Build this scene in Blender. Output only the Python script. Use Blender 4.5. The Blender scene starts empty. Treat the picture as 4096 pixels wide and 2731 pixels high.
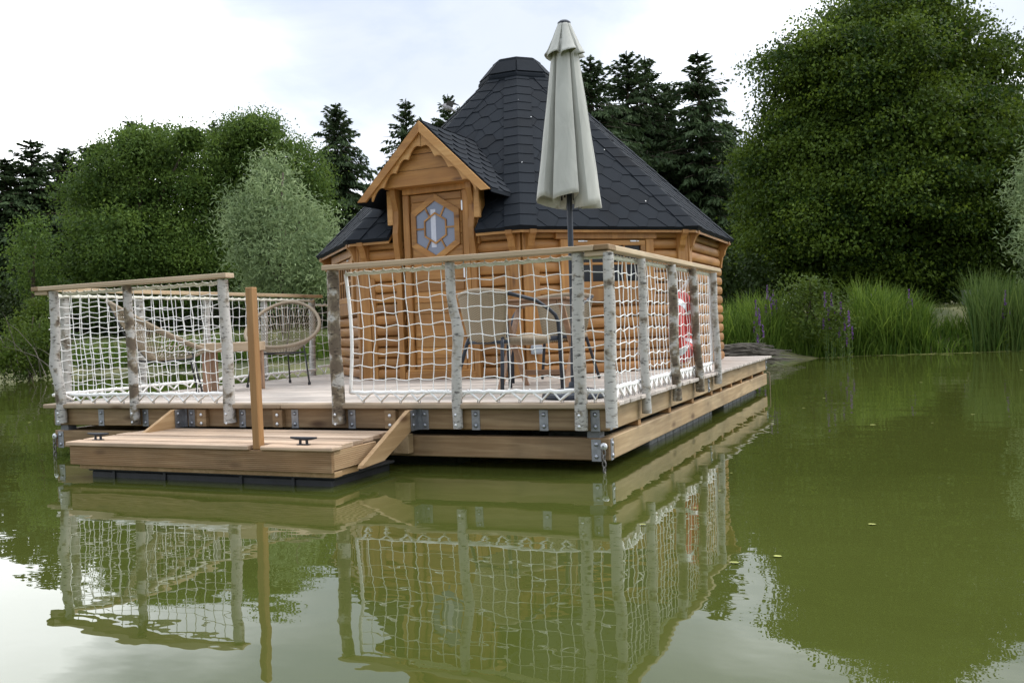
import bpy, math, random
import numpy as np
from mathutils import Vector, Matrix
random.seed(7); rng=np.random.default_rng(11)
R=math.radians; PI=math.pi
SC=bpy.context.scene; COL=SC.collection
# ---------------------------------------------------------------- measures (metres; water surface z = 0)
CAM=Vector((1.7464,-5.4771,.9499)); YAW,PITCH,ROLL,FPX=.41811,.0156,.03862,3639.4
W,L,HD=5.11,6.82,.446            # terrace width, length, deck height
U,V=-2.733,5.076                 # cabin axis
RW,RE,ZE=2.424,2.624,1.922       # wall corner radius, eave corner radius, eave height
AP=RW*math.cos(PI/8); APE=RE*math.cos(PI/8); HALF=RW*math.sin(PI/8)
def cam_axes():
    fwd=Vector((-math.sin(YAW),math.cos(YAW),0)); right=Vector((math.cos(YAW),math.sin(YAW),0)); up=Vector((0,0,1))
    f2=fwd*math.cos(PITCH)-up*math.sin(PITCH); u2=up*math.cos(PITCH)+fwd*math.sin(PITCH)
    return f2, right*math.cos(ROLL)-u2*math.sin(ROLL), u2*math.cos(ROLL)+right*math.sin(ROLL)
CF,CR,CU=cam_axes()
def at(px,py,D):                 # survey helper: a point sighted in the photo (4096 px wide) at distance D
    return CAM+(CF+CR*((px-2048)/FPX)-CU*((py-1365.5)/FPX))*D
def smooth01(t): t=min(1,max(0,t)); return t*t*(3-2*t)
def shore_y(x):
    y=15.4 if x<-1.6 else 15.4+min(1,(x+1.6)/6.0)*2.0
    return y+.35*math.sin(x*.55)+.2*math.sin(x*1.37+1)
def ground_h(x,y):
    d=max(y-shore_y(x), -44-x, x-27, -26-y)
    if d<0: return max(-.9,d*.45)
    h=.34*smooth01(d/.7)+.74*smooth01((d-.3)/4.5)+.012*max(0,d-6)
    return h+.05*math.sin(x*.9+y*.4)*smooth01(d/3)
# ---------------------------------------------------------------- mesh helpers
class MB:
    def __init__(s): s.v=[]; s.f=[]
    def add(s,vs,fs):
        o=len(s.v); s.v+=[tuple(v) for v in vs]; s.f+=[[i+o for i in f] for f in fs]
    def box(s,x0,x1,y0,y1,z0,z1,M=None,bev=0):
        b=min(bev,(x1-x0)*.45,(y1-y0)*.45,(z1-z0)*.45)
        if b<=0:
            vs=[Vector(p) for p in ((x0,y0,z0),(x1,y0,z0),(x1,y1,z0),(x0,y1,z0),(x0,y0,z1),(x1,y0,z1),(x1,y1,z1),(x0,y1,z1))]
            fs=[(3,2,1,0),(4,5,6,7),(0,1,5,4),(1,2,6,5),(2,3,7,6),(3,0,4,7)]
        else:                    # chamfered box: 24 vertices
            vs=[];idx={}
            for i,X in enumerate((x0,x1)):
                for j,Y in enumerate((y0,y1)):
                    for k,Z in enumerate((z0,z1)):
                        sx,sy,sz=(1,-1)[i],(1,-1)[j],(1,-1)[k]
                        idx[i,j,k,0]=len(vs); vs.append(Vector((X,Y+sy*b,Z+sz*b)))
                        idx[i,j,k,1]=len(vs); vs.append(Vector((X+sx*b,Y,Z+sz*b)))
                        idx[i,j,k,2]=len(vs); vs.append(Vector((X+sx*b,Y+sy*b,Z)))
            I=idx; fs=[]
            for i in (0,1):
                q=[I[i,0,0,0],I[i,1,0,0],I[i,1,1,0],I[i,0,1,0]]; fs.append(q if i else q[::-1])
                q=[I[0,i,0,1],I[1,i,0,1],I[1,i,1,1],I[0,i,1,1]]; fs.append(q[::-1] if i else q)
                q=[I[0,0,i,2],I[1,0,i,2],I[1,1,i,2],I[0,1,i,2]]; fs.append(q if i else q[::-1])
            for i in (0,1):
                for j in (0,1):
                    q=[I[i,j,0,0],I[i,j,0,1],I[i,j,1,1],I[i,j,1,0]]; fs.append(q if (i==j) else q[::-1])
                    q=[I[i,0,j,0],I[i,0,j,2],I[i,1,j,2],I[i,1,j,0]]; fs.append(q[::-1] if (i==j) else q)
                    q=[I[0,i,j,1],I[0,i,j,2],I[1,i,j,2],I[1,i,j,1]]; fs.append(q if (i==j) else q[::-1])
                    for k in (0,1):
                        q=[I[i,j,k,0],I[i,j,k,1],I[i,j,k,2]]; fs.append(q if (i+j+k)%2==0 else q[::-1])
        if M is not None: vs=[M@v for v in vs]
        s.add(vs,fs)
    def bar(s,a,b,w,h,up=(0,0,1),bev=0):      # box along a->b, w across, h along up
        a,b=Vector(a),Vector(b); d=b-a; l=d.length; x=d/l; u=Vector(up); y=u.cross(x).normalized(); z=x.cross(y)
        M=Matrix(((x.x,y.x,z.x,a.x),(x.y,y.y,z.y,a.y),(x.z,y.z,z.z,a.z),(0,0,0,1)))
        s.box(0,l,-w/2,w/2,-h/2,h/2,M,bev)
    def tube(s,pts,r,n=6,caps=True,closed=False):
        P=[Vector(p) for p in pts]; m=len(P); rs=r if hasattr(r,'__len__') else [r]*m
        T=[]
        for i in range(m):
            a=P[i-1] if (i>0 or closed) else P[0]; b=P[(i+1)%m] if (i<m-1 or closed) else P[-1]
            t=(b-a); T.append(t.normalized() if t.length>1e-9 else Vector((0,0,1)))
        ref=Vector((0,0,1)) if abs(T[0].z)<.9 else Vector((1,0,0))
        N=(ref-T[0]*ref.dot(T[0])).normalized(); vs=[]
        for i in range(m):
            N=(N-T[i]*N.dot(T[i])); N=N.normalized() if N.length>1e-6 else T[i].orthogonal().normalized()
            B=T[i].cross(N)
            for k in range(n):
                c,d=math.cos(2*PI*k/n),math.sin(2*PI*k/n); vs.append(P[i]+(N*c+B*d)*rs[i])
        fs=[]
        for i in range(m if closed else m-1):
            j=(i+1)%m
            for k in range(n): fs.append((i*n+k,i*n+(k+1)%n,j*n+(k+1)%n,j*n+k))
        if caps and not closed: fs.append(tuple(range(n))[::-1]); fs.append(tuple((m-1)*n+k for k in range(n)))
        s.add(vs,fs)
    def lathe(s,prof,n=24,c=(0,0,0),cap=True):
        c=Vector(c); vs=[];fs=[];m=len(prof)
        for (r,z) in prof:
            for k in range(n): a=2*PI*k/n; vs.append(c+Vector((r*math.cos(a),r*math.sin(a),z)))
        for i in range(m-1):
            for k in range(n): fs.append((i*n+k,i*n+(k+1)%n,(i+1)*n+(k+1)%n,(i+1)*n+k))
        if cap: fs.append(tuple(range(n))[::-1]); fs.append(tuple((m-1)*n+k for k in range(n)))
        s.add(vs,fs)
    def prism(s,poly,f0,f1):                  # polygon extruded between two maps (2D -> 3D)
        n=len(poly); a=[f0(*p) for p in poly]; b=[f1(*p) for p in poly]
        s.add(a+b,[tuple(range(n))[::-1],tuple(range(n,2*n))]+[(i,(i+1)%n,n+(i+1)%n,n+i) for i in range(n)])
    def sphere(s,c,r,n=8,m=5,sq=(1,1,1)):
        c=Vector(c); prof=[(math.sin(PI*i/m),-math.cos(PI*i/m)) for i in range(m+1)]
        vs=[];fs=[]
        for (q,z) in prof:
            for k in range(n): a=2*PI*k/n; vs.append(c+Vector((q*math.cos(a)*r*sq[0],q*math.sin(a)*r*sq[1],z*r*sq[2])))
        for i in range(m):
            for k in range(n): fs.append((i*n+k,i*n+(k+1)%n,(i+1)*n+(k+1)%n,(i+1)*n+k))
        s.add(vs,fs)
    def build(s,name,mat,parent=None,M=None,smooth=False,fix=True):
        me=bpy.data.meshes.new(name); me.from_pydata(s.v,[],s.f)
        if fix:
            import bmesh
            bm=bmesh.new(); bm.from_mesh(me); bmesh.ops.recalc_face_normals(bm,faces=bm.faces); bm.to_mesh(me); bm.free()
        if smooth: me.polygons.foreach_set('use_smooth',[True]*len(me.polygons))
        me.update()
        o=bpy.data.objects.new(name,me); COL.objects.link(o); me.materials.append(mat)
        place(o,parent,M); return o
WORLD={}
def place(o,parent,M=None):
    M=M or Matrix.Identity(4); WORLD[o.name]=M
    if parent is not None: o.parent=parent; o.matrix_local=WORLD[parent.name].inverted()@M
    else: o.matrix_world=M
def tag(o,label,cat,group=None,kind=None):
    if label: o['label']=label
    if cat: o['category']=cat
    if group: o['group']=group
    if kind: o['kind']=kind
    return o
def thing(name,label,cat,loc,group=None,rz=0):
    o=bpy.data.objects.new(name,None); COL.objects.link(o); o.empty_display_size=.2
    place(o,None,Matrix.Translation(Vector(loc))@Matrix.Rotation(rz,4,'Z')); return tag(o,label,cat,group)
def copy_tree(o,parent=None):
    c=o.copy(); COL.objects.link(c)
    if parent is not None: c.parent=parent
    for ch in [x for x in SC.objects if x.parent==o]: copy_tree(ch,c)
    return c
def smooth_by_angle(o,ang=40):
    me=o.data; me.polygons.foreach_set('use_smooth',[True]*len(me.polygons))
    try: me.set_sharp_from_angle(angle=R(ang))
    except Exception: pass
    return o
# ---------------------------------------------------------------- materials
def newmat(name):
    m=bpy.data.materials.new(name); m.use_nodes=True; nt=m.node_tree
    b=nt.nodes['Principled BSDF']; return m,nt,b
def N(nt,t,**k):
    n=nt.nodes.new(t)
    for a,v in k.items(): setattr(n,a,v)
    return n
def plain(name,c,rough=.6,metal=0,var=.12,scale=20,bump=.0):
    m,nt,b=newmat(name); b.inputs['Roughness'].default_value=rough; b.inputs['Metallic'].default_value=metal
    tc=N(nt,'ShaderNodeTexCoord'); no=N(nt,'ShaderNodeTexNoise'); no.inputs['Scale'].default_value=scale; no.inputs['Detail'].default_value=5
    nt.links.new(tc.outputs['Object'],no.inputs['Vector'])
    r=N(nt,'ShaderNodeValToRGB'); e=r.color_ramp.elements
    e[0].position=.3; e[1].position=.7
    e[0].color=(*[x*(1-var) for x in c],1); e[1].color=(*[min(1,x*(1+var)) for x in c],1)
    nt.links.new(no.outputs['Fac'],r.inputs['Fac']); nt.links.new(r.outputs['Color'],b.inputs['Base Color'])
    if bump:
        bp=N(nt,'ShaderNodeBump'); bp.inputs['Strength'].default_value=bump; bp.inputs['Distance'].default_value=.01
        nt.links.new(no.outputs['Fac'],bp.inputs['Height']); nt.links.new(bp.outputs['Normal'],b.inputs['Normal'])
    return m
def wood(name,c1,c2,axis='x',rough=.62,knot=(.5,.45),grain=1.0,spread=.35,groove=0,stain=0,kscale=3.2,bump=.25):
    """plank wood: stretched grain, ring figure, knots, one shade per board (island)"""
    m,nt,b=newmat(name); lk=nt.links.new; b.inputs['Roughness'].default_value=rough
    tc=N(nt,'ShaderNodeTexCoord'); geo=N(nt,'ShaderNodeNewGeometry')
    off=N(nt,'ShaderNodeVectorMath',operation='SCALE'); off.inputs[0].default_value=(7.3,5.1,9.7); lk(geo.outputs['Random Per Island'],off.inputs['Scale'])
    add=N(nt,'ShaderNodeVectorMath',operation='ADD'); lk(tc.outputs['Object'],add.inputs[0]); lk(off.outputs[0],add.inputs[1])
    def mapped(s_along,s_across):
        mp=N(nt,'ShaderNodeMapping'); sc=[s_across]*3; sc['xyz'.index(axis)]=s_along; mp.inputs['Scale'].default_value=sc
        lk(add.outputs[0],mp.inputs['Vector']); return mp
    m1=mapped(2.2,34*grain); n1=N(nt,'ShaderNodeTexNoise'); n1.inputs['Scale'].default_value=1; n1.inputs['Detail'].default_value=6; n1.inputs['Distortion'].default_value=.6; lk(m1.outputs[0],n1.inputs['Vector'])
    m2=mapped(.55,6*grain); n2=N(nt,'ShaderNodeTexNoise'); n2.inputs['Scale'].default_value=1; n2.inputs['Detail'].default_value=3; n2.inputs['Distortion'].default_value=1.2; lk(m2.outputs[0],n2.inputs['Vector'])
    mul=N(nt,'ShaderNodeMath',operation='MULTIPLY'); mul.inputs[1].default_value=11; lk(n2.outputs['Fac'],mul.inputs[0])
    sn=N(nt,'ShaderNodeMath',operation='SINE'); lk(mul.outputs[0],sn.inputs[0])
    sm=N(nt,'ShaderNodeMath',operation='MULTIPLY_ADD'); sm.inputs[1].default_value=.17; lk(sn.outputs[0],sm.inputs[0]); lk(n1.outputs['Fac'],sm.inputs[2])
    rp=N(nt,'ShaderNodeValToRGB'); e=rp.color_ramp.elements; e[0].position=.28; e[1].position=.72; e[0].color=(*c2,1); e[1].color=(*c1,1); lk(sm.outputs[0],rp.inputs['Fac'])
    # board to board shade
    mr=N(nt,'ShaderNodeMapRange'); mr.inputs['To Min'].default_value=1-spread; mr.inputs['To Max'].default_value=1+spread*.6; lk(geo.outputs['Random Per Island'],mr.inputs['Value'])
    mm=N(nt,'ShaderNodeMix',data_type='RGBA',blend_type='MULTIPLY'); mm.inputs['Factor'].default_value=1; lk(rp.outputs['Color'],mm.inputs['A'])
    cb=N(nt,'ShaderNodeCombineColor'); [lk(mr.outputs[0],cb.inputs[i]) for i in range(3)]; lk(cb.outputs[0],mm.inputs['B'])
    # knots
    m3=mapped(1.1,kscale); vo=N(nt,'ShaderNodeTexVoronoi'); vo.inputs['Scale'].default_value=1.6; lk(m3.outputs[0],vo.inputs['Vector'])
    kr=N(nt,'ShaderNodeValToRGB'); ke=kr.color_ramp.elements; ke[0].position=.05; ke[0].color=(knot[0],knot[0]*.8,knot[0]*.65,1); ke[1].position=.17; ke[1].color=(1,1,1,1); lk(vo.outputs['Distance'],kr.inputs['Fac'])
    mk=N(nt,'ShaderNodeMix',data_type='RGBA',blend_type='MULTIPLY'); mk.inputs['Factor'].default_value=knot[1]*2 if knot[1]<.5 else 1; lk(mm.outputs['Result'],mk.inputs['A']); lk(kr.outputs['Color'],mk.inputs['B'])
    outc=mk.outputs['Result']
    if stain:
        n4=N(nt,'ShaderNodeTexNoise'); n4.inputs['Scale'].default_value=2.3; n4.inputs['Detail'].default_value=6; lk(tc.outputs['Object'],n4.inputs['Vector'])
        r4=N(nt,'ShaderNodeValToRGB'); e4=r4.color_ramp.elements; e4[0].position=.38; e4[0].color=(1-stain,1-stain*.95,1-stain*.9,1); e4[1].position=.6; e4[1].color=(1,1,1,1); lk(n4.outputs['Fac'],r4.inputs['Fac'])
        ms=N(nt,'ShaderNodeMix',data_type='RGBA',blend_type='MULTIPLY'); ms.inputs['Factor'].default_value=1; lk(outc,ms.inputs['A']); lk(r4.outputs['Color'],ms.inputs['B']); outc=ms.outputs['Result']
    lk(outc,b.inputs['Base Color'])
    bp=N(nt,'ShaderNodeBump'); bp.inputs['Strength'].default_value=bump; bp.inputs['Distance'].default_value=.004
    h=sm.outputs[0]
    if groove:                   # fine milled ribs across the board
        sx=N(nt,'ShaderNodeSeparateXYZ'); lk(tc.outputs['Object'],sx.inputs[0])
        gm=N(nt,'ShaderNodeMath',operation='MULTIPLY'); gm.inputs[1].default_value=2*PI/groove; lk(sx.outputs[2],gm.inputs[0])
        gs=N(nt,'ShaderNodeMath',operation='SINE'); lk(gm.outputs[0],gs.inputs[0])
        ga=N(nt,'ShaderNodeMath',operation='MULTIPLY_ADD'); ga.inputs[1].default_value=.28; lk(gs.outputs[0],ga.inputs[0]); lk(h,ga.inputs[2]); h=ga.outputs[0]
        bp.inputs['Strength'].default_value=.5
    lk(h,bp.inputs['Height']); lk(bp.outputs['Normal'],b.inputs['Normal'])
    return m
HON1,HON2=(.47,.238,.068),(.34,.155,.040)
M={}
for ax in 'xz': M['honey_'+ax]=wood('honey_wood_'+ax,HON1,HON2,ax,.5,knot=(.38,.7),spread=.25,stain=.2,kscale=4.2)
M['honey_log']=wood('honey_log',(.47,.235,.068),(.34,.152,.040),'x',.5,knot=(.38,.7),spread=.28,grain=.6,stain=.25,kscale=4.5)
M['honey_new']=wood('pale_honey_wood',(.58,.335,.125),(.48,.245,.078),'x',.5,spread=.12)
M['deck']=wood('weathered_decking',(.64,.57,.51),(.49,.43,.38),'x',.75,knot=(.6,.3),spread=.22,stain=.22,grain=1.2)
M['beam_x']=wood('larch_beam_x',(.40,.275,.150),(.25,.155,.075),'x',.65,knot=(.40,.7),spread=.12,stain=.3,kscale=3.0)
M['nosing']=wood('weathered_nosing',(.46,.36,.255),(.33,.245,.16),'x',.7,knot=(.5,.5),spread=.1,stain=.3)
M['beam_y']=wood('larch_beam_y',(.52,.38,.22),(.36,.245,.13),'y',.65,knot=(.42,.7),spread=.12,stain=.25,kscale=3.0)  # sides paler than the front beams: stronger side light put into the colour
M['rail_x']=wood('rail_timber_x',(.60,.475,.335),(.47,.355,.235),'x',.6,spread=.1,stain=.1)
M['rail_y']=wood('rail_timber_y',(.66,.53,.36),(.54,.40,.25),'y',.6,spread=.1,stain=.1)
M['stage_deck']=wood('larch_decking',(.66,.50,.365),(.49,.345,.235),'x',.68,knot=(.45,.6),spread=.28,stain=.28)
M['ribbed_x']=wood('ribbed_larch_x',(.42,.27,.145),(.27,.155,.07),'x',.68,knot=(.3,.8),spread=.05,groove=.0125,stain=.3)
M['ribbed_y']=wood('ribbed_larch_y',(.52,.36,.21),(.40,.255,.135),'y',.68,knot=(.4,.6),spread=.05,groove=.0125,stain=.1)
M['brace']=wood('brace_larch',(.52,.35,.19),(.40,.25,.12),'y',.66,knot=(.4,.6),spread=.05,stain=.1)
M['post_wood']=wood('post_timber',(.42,.235,.095),(.32,.165,.06),'z',.6,spread=.1)
M['table_wood']=wood('table_acacia',(.36,.22,.14),(.25,.145,.085),'x',.55,spread=.3)
M['table_z']=wood('table_leg_acacia',(.46,.30,.20),(.33,.2,.125),'z',.6,spread=.3)
M['steel']=plain('galvanised_steel',(.30,.31,.33),.48,.75,.22,25,.1)
M['bolt']=plain('zinc_bolt',(.38,.40,.44),.38,.85,.15,60)
M['bright']=plain('bright_washer',(.75,.77,.8),.3,.6,.05)
M['chain']=plain('dull_chain',(.2,.19,.18),.5,.8,.3,80)
M['black_metal']=plain('black_coated_metal',(.02,.021,.024),.42,0,.15)
M['anthracite']=plain('anthracite_metal',(.026,.033,.048),.4,.2,.1)
M['float']=plain('black_plastic_float',(.028,.030,.033),.5,0,.3,9,.15)
M['float_grey']=plain('grey_plastic_float',(.16,.165,.165),.6,0,.3,12,.15)
M['cleat']=plain('black_cleat_plastic',(.012,.014,.022),.35,0,.1)
M['rope']=plain('white_rope',(.93,.93,.92),.8,0,.05,160,.3)
M['rope_cream']=plain('cream_hem_rope',(.74,.73,.64),.85,0,.12,120,.3)
M['cord_beige']=plain('beige_paper_cord',(.30,.245,.175),.8,0,.2,120,.2)
M['wicker_wrap']=plain('beige_wrap',(.30,.24,.17),.75,0,.25,150,.4)
M['red_buoy']=plain('red_lifebuoy_foam',(.56,.045,.035),.5,0,.12,10)
M['reflect']=plain('silver_reflective_tape',(.62,.66,.70),.35,.1,.06,30)
M['white_cord']=plain('white_grab_cord',(.82,.82,.82),.8,0,.06)
M['grey_box']=plain('grey_box_plastic',(.34,.38,.43),.45,0,.06)
M['grey_post']=plain('grey_weathered_panel',(.16,.165,.175),.7,0,.15)
M['van']=plain('white_van_paint',(.78,.80,.83),.35,0,.03)
M['dark_glass']=plain('dark_window_glass',(.012,.014,.017),.03,0,.1)
M['dark_glass'].node_tree.nodes['Principled BSDF'].inputs['Specular IOR Level'].default_value=.22
M['trunk']=plain('dark_bark',(.075,.058,.042),.9,0,.4,12,.5)
M['twig']=plain('dead_twigs',(.13,.115,.095),.9,0,.4,9)
M['bird_grey']=plain('pigeon_grey',(.30,.29,.31),.8,0,.25,14)
M['bird_dark']=plain('pigeon_wing_dark',(.10,.095,.10),.8,0,.3,14)
M['purple']=plain('purple_petals',(.22,.06,.36),.7,0,.3,60)
M['stemgreen']=plain('green_stem',(.07,.12,.03),.7,0,.3,60)
M['duckweed']=plain('duckweed_green',(.34,.36,.10),.8,0,.3,7)
# leaded door pane: pale base colour stands for a curtain and reflected sky
m,nt,b=newmat('door_glass'); b.inputs['Base Color'].default_value=(.17,.195,.27,1); b.inputs['Roughness'].default_value=.06; b.inputs['IOR'].default_value=1.7; M['pane']=m
M['curtain']=plain('white_curtain_strip',(.55,.58,.68),.35,0,.05)
# shingles
m,nt,b=newmat('bitumen_shingle'); lk=nt.links.new; b.inputs['Roughness'].default_value=.85; b.inputs['Specular IOR Level'].default_value=.22
tc=N(nt,'ShaderNodeTexCoord'); geo=N(nt,'ShaderNodeNewGeometry')
n1=N(nt,'ShaderNodeTexNoise'); n1.inputs['Scale'].default_value=220; n1.inputs['Detail'].default_value=2; lk(tc.outputs['Object'],n1.inputs['Vector'])
n2=N(nt,'ShaderNodeTexNoise'); n2.inputs['Scale'].default_value=2.2; n2.inputs['Detail'].default_value=4; lk(tc.outputs['Object'],n2.inputs['Vector'])
a1=N(nt,'ShaderNodeMath',operation='MULTIPLY_ADD'); a1.inputs[1].default_value=.42; lk(geo.outputs['Random Per Island'],a1.inputs[0]); lk(n2.outputs['Fac'],a1.inputs[2])
a2=N(nt,'ShaderNodeMath',operation='MULTIPLY_ADD'); a2.inputs[1].default_value=.45; lk(n1.outputs['Fac'],a2.inputs[0]); lk(a1.outputs[0],a2.inputs[2])
rp=N(nt,'ShaderNodeValToRGB'); e=rp.color_ramp.elements; e[0].position=.5; e[0].color=(.0042,.0062,.0096,1); e[1].position=1.2 if False else 1.0; e[1].color=(.0088,.0128,.0190,1); lk(a2.outputs[0],rp.inputs['Fac']); lk(rp.outputs['Color'],b.inputs['Base Color'])
bp=N(nt,'ShaderNodeBump'); bp.inputs['Strength'].default_value=.35; bp.inputs['Distance'].default_value=.003; lk(n1.outputs['Fac'],bp.inputs['Height']); lk(bp.outputs['Normal'],b.inputs['Normal']); M['shingle']=m
# birch bark
def birch(name,dark,lich):
    m,nt,b=newmat(name); lk=nt.links.new; b.inputs['Roughness'].default_value=.8
    tc=N(nt,'ShaderNodeTexCoord'); mp=N(nt,'ShaderNodeMapping'); mp.inputs['Scale'].default_value=(20,20,62); lk(tc.outputs['Object'],mp.inputs[0])
    n1=N(nt,'ShaderNodeTexNoise'); n1.inputs['Scale'].default_value=1; n1.inputs['Detail'].default_value=5; n1.inputs['Roughness'].default_value=.65; lk(mp.outputs[0],n1.inputs['Vector'])
    r1=N(nt,'ShaderNodeValToRGB'); e=r1.color_ramp.elements; e[0].position=.34; e[0].color=(.05,.043,.037,1); e[1].position=.46; e[1].color=(1,1,1,1); lk(n1.outputs['Fac'],r1.inputs['Fac'])
    n2=N(nt,'ShaderNodeTexNoise'); n2.inputs['Scale'].default_value=11; n2.inputs['Detail'].default_value=6; lk(tc.outputs['Object'],n2.inputs['Vector'])
    r2=N(nt,'ShaderNodeValToRGB'); e=r2.color_ramp.elements; e[0].position=dark; e[0].color=(.13,.10,.07,1); e[1].position=dark+.14; e[1].color=(.48,.465,.44,1)
    x=r2.color_ramp.elements.new(dark+.07); x.color=(*lich,1); lk(n2.outputs['Fac'],r2.inputs['Fac'])
    mx=N(nt,'ShaderNodeMix',data_type='RGBA',blend_type='MULTIPLY'); mx.inputs['Factor'].default_value=.85; lk(r2.outputs['Color'],mx.inputs['A']); lk(r1.outputs['Color'],mx.inputs['B']); lk(mx.outputs['Result'],b.inputs['Base Color'])
    bp=N(nt,'ShaderNodeBump'); bp.inputs['Strength'].default_value=.5; bp.inputs['Distance'].default_value=.006; lk(n1.outputs['Fac'],bp.inputs['Height']); lk(bp.outputs['Normal'],b.inputs['Normal']); return m
M['birch']=birch('birch_bark',.31,(.33,.30,.25)); M['birch_dark']=birch('brown_birch_bark',.44,(.24,.20,.14))
# woven wicker
m,nt,b=newmat('woven_wicker'); lk=nt.links.new; b.inputs['Roughness'].default_value=.7
tc=N(nt,'ShaderNodeTexCoord'); sx=N(nt,'ShaderNodeSeparateXYZ'); lk(tc.outputs['UV'],sx.inputs[0])
def sinn(src,k,ph=None):
    a=N(nt,'ShaderNodeMath',operation='MULTIPLY'); a.inputs[1].default_value=k; lk(src,a.inputs[0]); o=a.outputs[0]
    if ph is not None: q=N(nt,'ShaderNodeMath',operation='ADD'); lk(o,q.inputs[0]); lk(ph,q.inputs[1]); o=q.outputs[0]
    s_=N(nt,'ShaderNodeMath',operation='SINE'); lk(o,s_.inputs[0]); return s_.outputs[0]
fl=N(nt,'ShaderNodeMath',operation='MULTIPLY'); fl.inputs[1].default_value=110; lk(sx.outputs[1],fl.inputs[0])
fr=N(nt,'ShaderNodeMath',operation='FLOOR'); lk(fl.outputs[0],fr.inputs[0]); ph=N(nt,'ShaderNodeMath',operation='MULTIPLY'); ph.inputs[1].default_value=PI; lk(fr.outputs[0],ph.inputs[0])
h=N(nt,'ShaderNodeMath',operation='MULTIPLY'); lk(sinn(sx.outputs[0],150,ph.outputs[0]),h.inputs[0]); 
ab=N(nt,'ShaderNodeMath',operation='ABSOLUTE'); lk(sinn(sx.outputs[1],110*PI),ab.inputs[0]); lk(ab.outputs[0],h.inputs[1])
rp=N(nt,'ShaderNodeValToRGB'); e=rp.color_ramp.elements; e[0].position=0; e[0].color=(.14,.105,.065,1); e[1].position=.75; e[1].color=(.37,.30,.20,1)
mh=N(nt,'ShaderNodeMapRange'); mh.inputs['From Min'].default_value=-1; lk(h.outputs[0],mh.inputs['Value']); lk(mh.outputs[0],rp.inputs['Fac']); lk(rp.outputs['Color'],b.inputs['Base Color'])
bp=N(nt,'ShaderNodeBump'); bp.inputs['Strength'].default_value=.6; bp.inputs['Distance'].default_value=.004; lk(mh.outputs[0],bp.inputs['Height']); lk(bp.outputs['Normal'],b.inputs['Normal']); M['wicker']=m
# canvas
m,nt,b=newmat('grey_canvas'); lk=nt.links.new; b.inputs['Roughness'].default_value=.85; b.inputs['Sheen Weight'].default_value=.15
tc=N(nt,'ShaderNodeTexCoord'); n1=N(nt,'ShaderNodeTexNoise'); n1.inputs['Scale'].default_value=5; n1.inputs['Detail'].default_value=6; n1.inputs['Distortion'].default_value=.8
mp=N(nt,'ShaderNodeMapping'); mp.inputs['Scale'].default_value=(3,3,.8); lk(tc.outputs['Object'],mp.inputs[0]); lk(mp.outputs[0],n1.inputs['Vector'])
rp=N(nt,'ShaderNodeValToRGB'); e=rp.color_ramp.elements; e[0].position=.3; e[0].color=(.40,.405,.375,1); e[1].position=.7; e[1].color=(.48,.485,.45,1); lk(n1.outputs['Fac'],rp.inputs['Fac']); lk(rp.outputs['Color'],b.inputs['Base Color'])
bp=N(nt,'ShaderNodeBump'); bp.inputs['Strength'].default_value=.35; bp.inputs['Distance'].default_value=.02; lk(n1.outputs['Fac'],bp.inputs['Height']); lk(bp.outputs['Normal'],b.inputs['Normal']); M['canvas']=m
def leafmat(name,c_lo,c_hi,transl=.3,rough=.55):
    m=bpy.data.materials.new(name); m.use_nodes=True; nt=m.node_tree; lk=nt.links.new; b=nt.nodes['Principled BSDF']; b.inputs['Roughness'].default_value=rough; b.inputs['Specular IOR Level'].default_value=.18
    at_=N(nt,'ShaderNodeAttribute',attribute_name='tint'); rp=N(nt,'ShaderNodeValToRGB'); e=rp.color_ramp.elements; e[0].color=(*c_lo,1); e[1].color=(*c_hi,1)
    lk(at_.outputs['Fac'],rp.inputs['Fac']); lk(rp.outputs['Color'],b.inputs['Base Color'])
    tr=N(nt,'ShaderNodeBsdfTranslucent'); hs=N(nt,'ShaderNodeHueSaturation'); hs.inputs['Value'].default_value=1.3; hs.inputs['Hue'].default_value=.485; lk(rp.outputs['Color'],hs.inputs['Color']); lk(hs.outputs['Color'],tr.inputs['Color'])
    mx=N(nt,'ShaderNodeMixShader'); mx.inputs[0].default_value=transl; lk(b.outputs[0],mx.inputs[1]); lk(tr.outputs[0],mx.inputs[2]); lk(mx.outputs[0],nt.nodes['Material Output'].inputs['Surface']); return m
M['hornbeam']=leafmat('hornbeam_leaf',(.020,.048,.007),(.125,.190,.022),.33)
M['ash']=leafmat('ash_leaf',(.042,.085,.016),(.140,.220,.042),.35)
M['spruce']=leafmat('spruce_needle',(.018,.040,.015),(.060,.095,.034),.2,.7)
M['willow']=leafmat('willow_leaf',(.13,.19,.085),(.33,.42,.21),.35)
M['bush']=leafmat('bush_leaf',(.045,.080,.012),(.105,.155,.022),.3)
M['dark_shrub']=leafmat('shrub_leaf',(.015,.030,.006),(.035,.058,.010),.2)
M['reed']=leafmat('reed_blade',(.035,.085,.008),(.20,.30,.050),.35)
M['reed_blue']=leafmat('bluish_reed_blade',(.040,.085,.016),(.15,.215,.055),.3)
M['grass']=leafmat('meadow_grass',(.06,.085,.02),(.17,.19,.07),.3)
# ground
m,nt,b=newmat('meadow_ground'); lk=nt.links.new; b.inputs['Roughness'].default_value=.95
tc=N(nt,'ShaderNodeTexCoord'); n1=N(nt,'ShaderNodeTexNoise'); n1.inputs['Scale'].default_value=.8; n1.inputs['Detail'].default_value=9; lk(tc.outputs['Object'],n1.inputs['Vector'])
rp=N(nt,'ShaderNodeValToRGB'); e=rp.color_ramp.elements; e[0].position=.35; e[0].color=(.045,.06,.018,1); e[1].position=.65; e[1].color=(.17,.165,.07,1); lk(n1.outputs['Fac'],rp.inputs['Fac']); lk(rp.outputs['Color'],b.inputs['Base Color']); M['ground']=m
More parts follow.
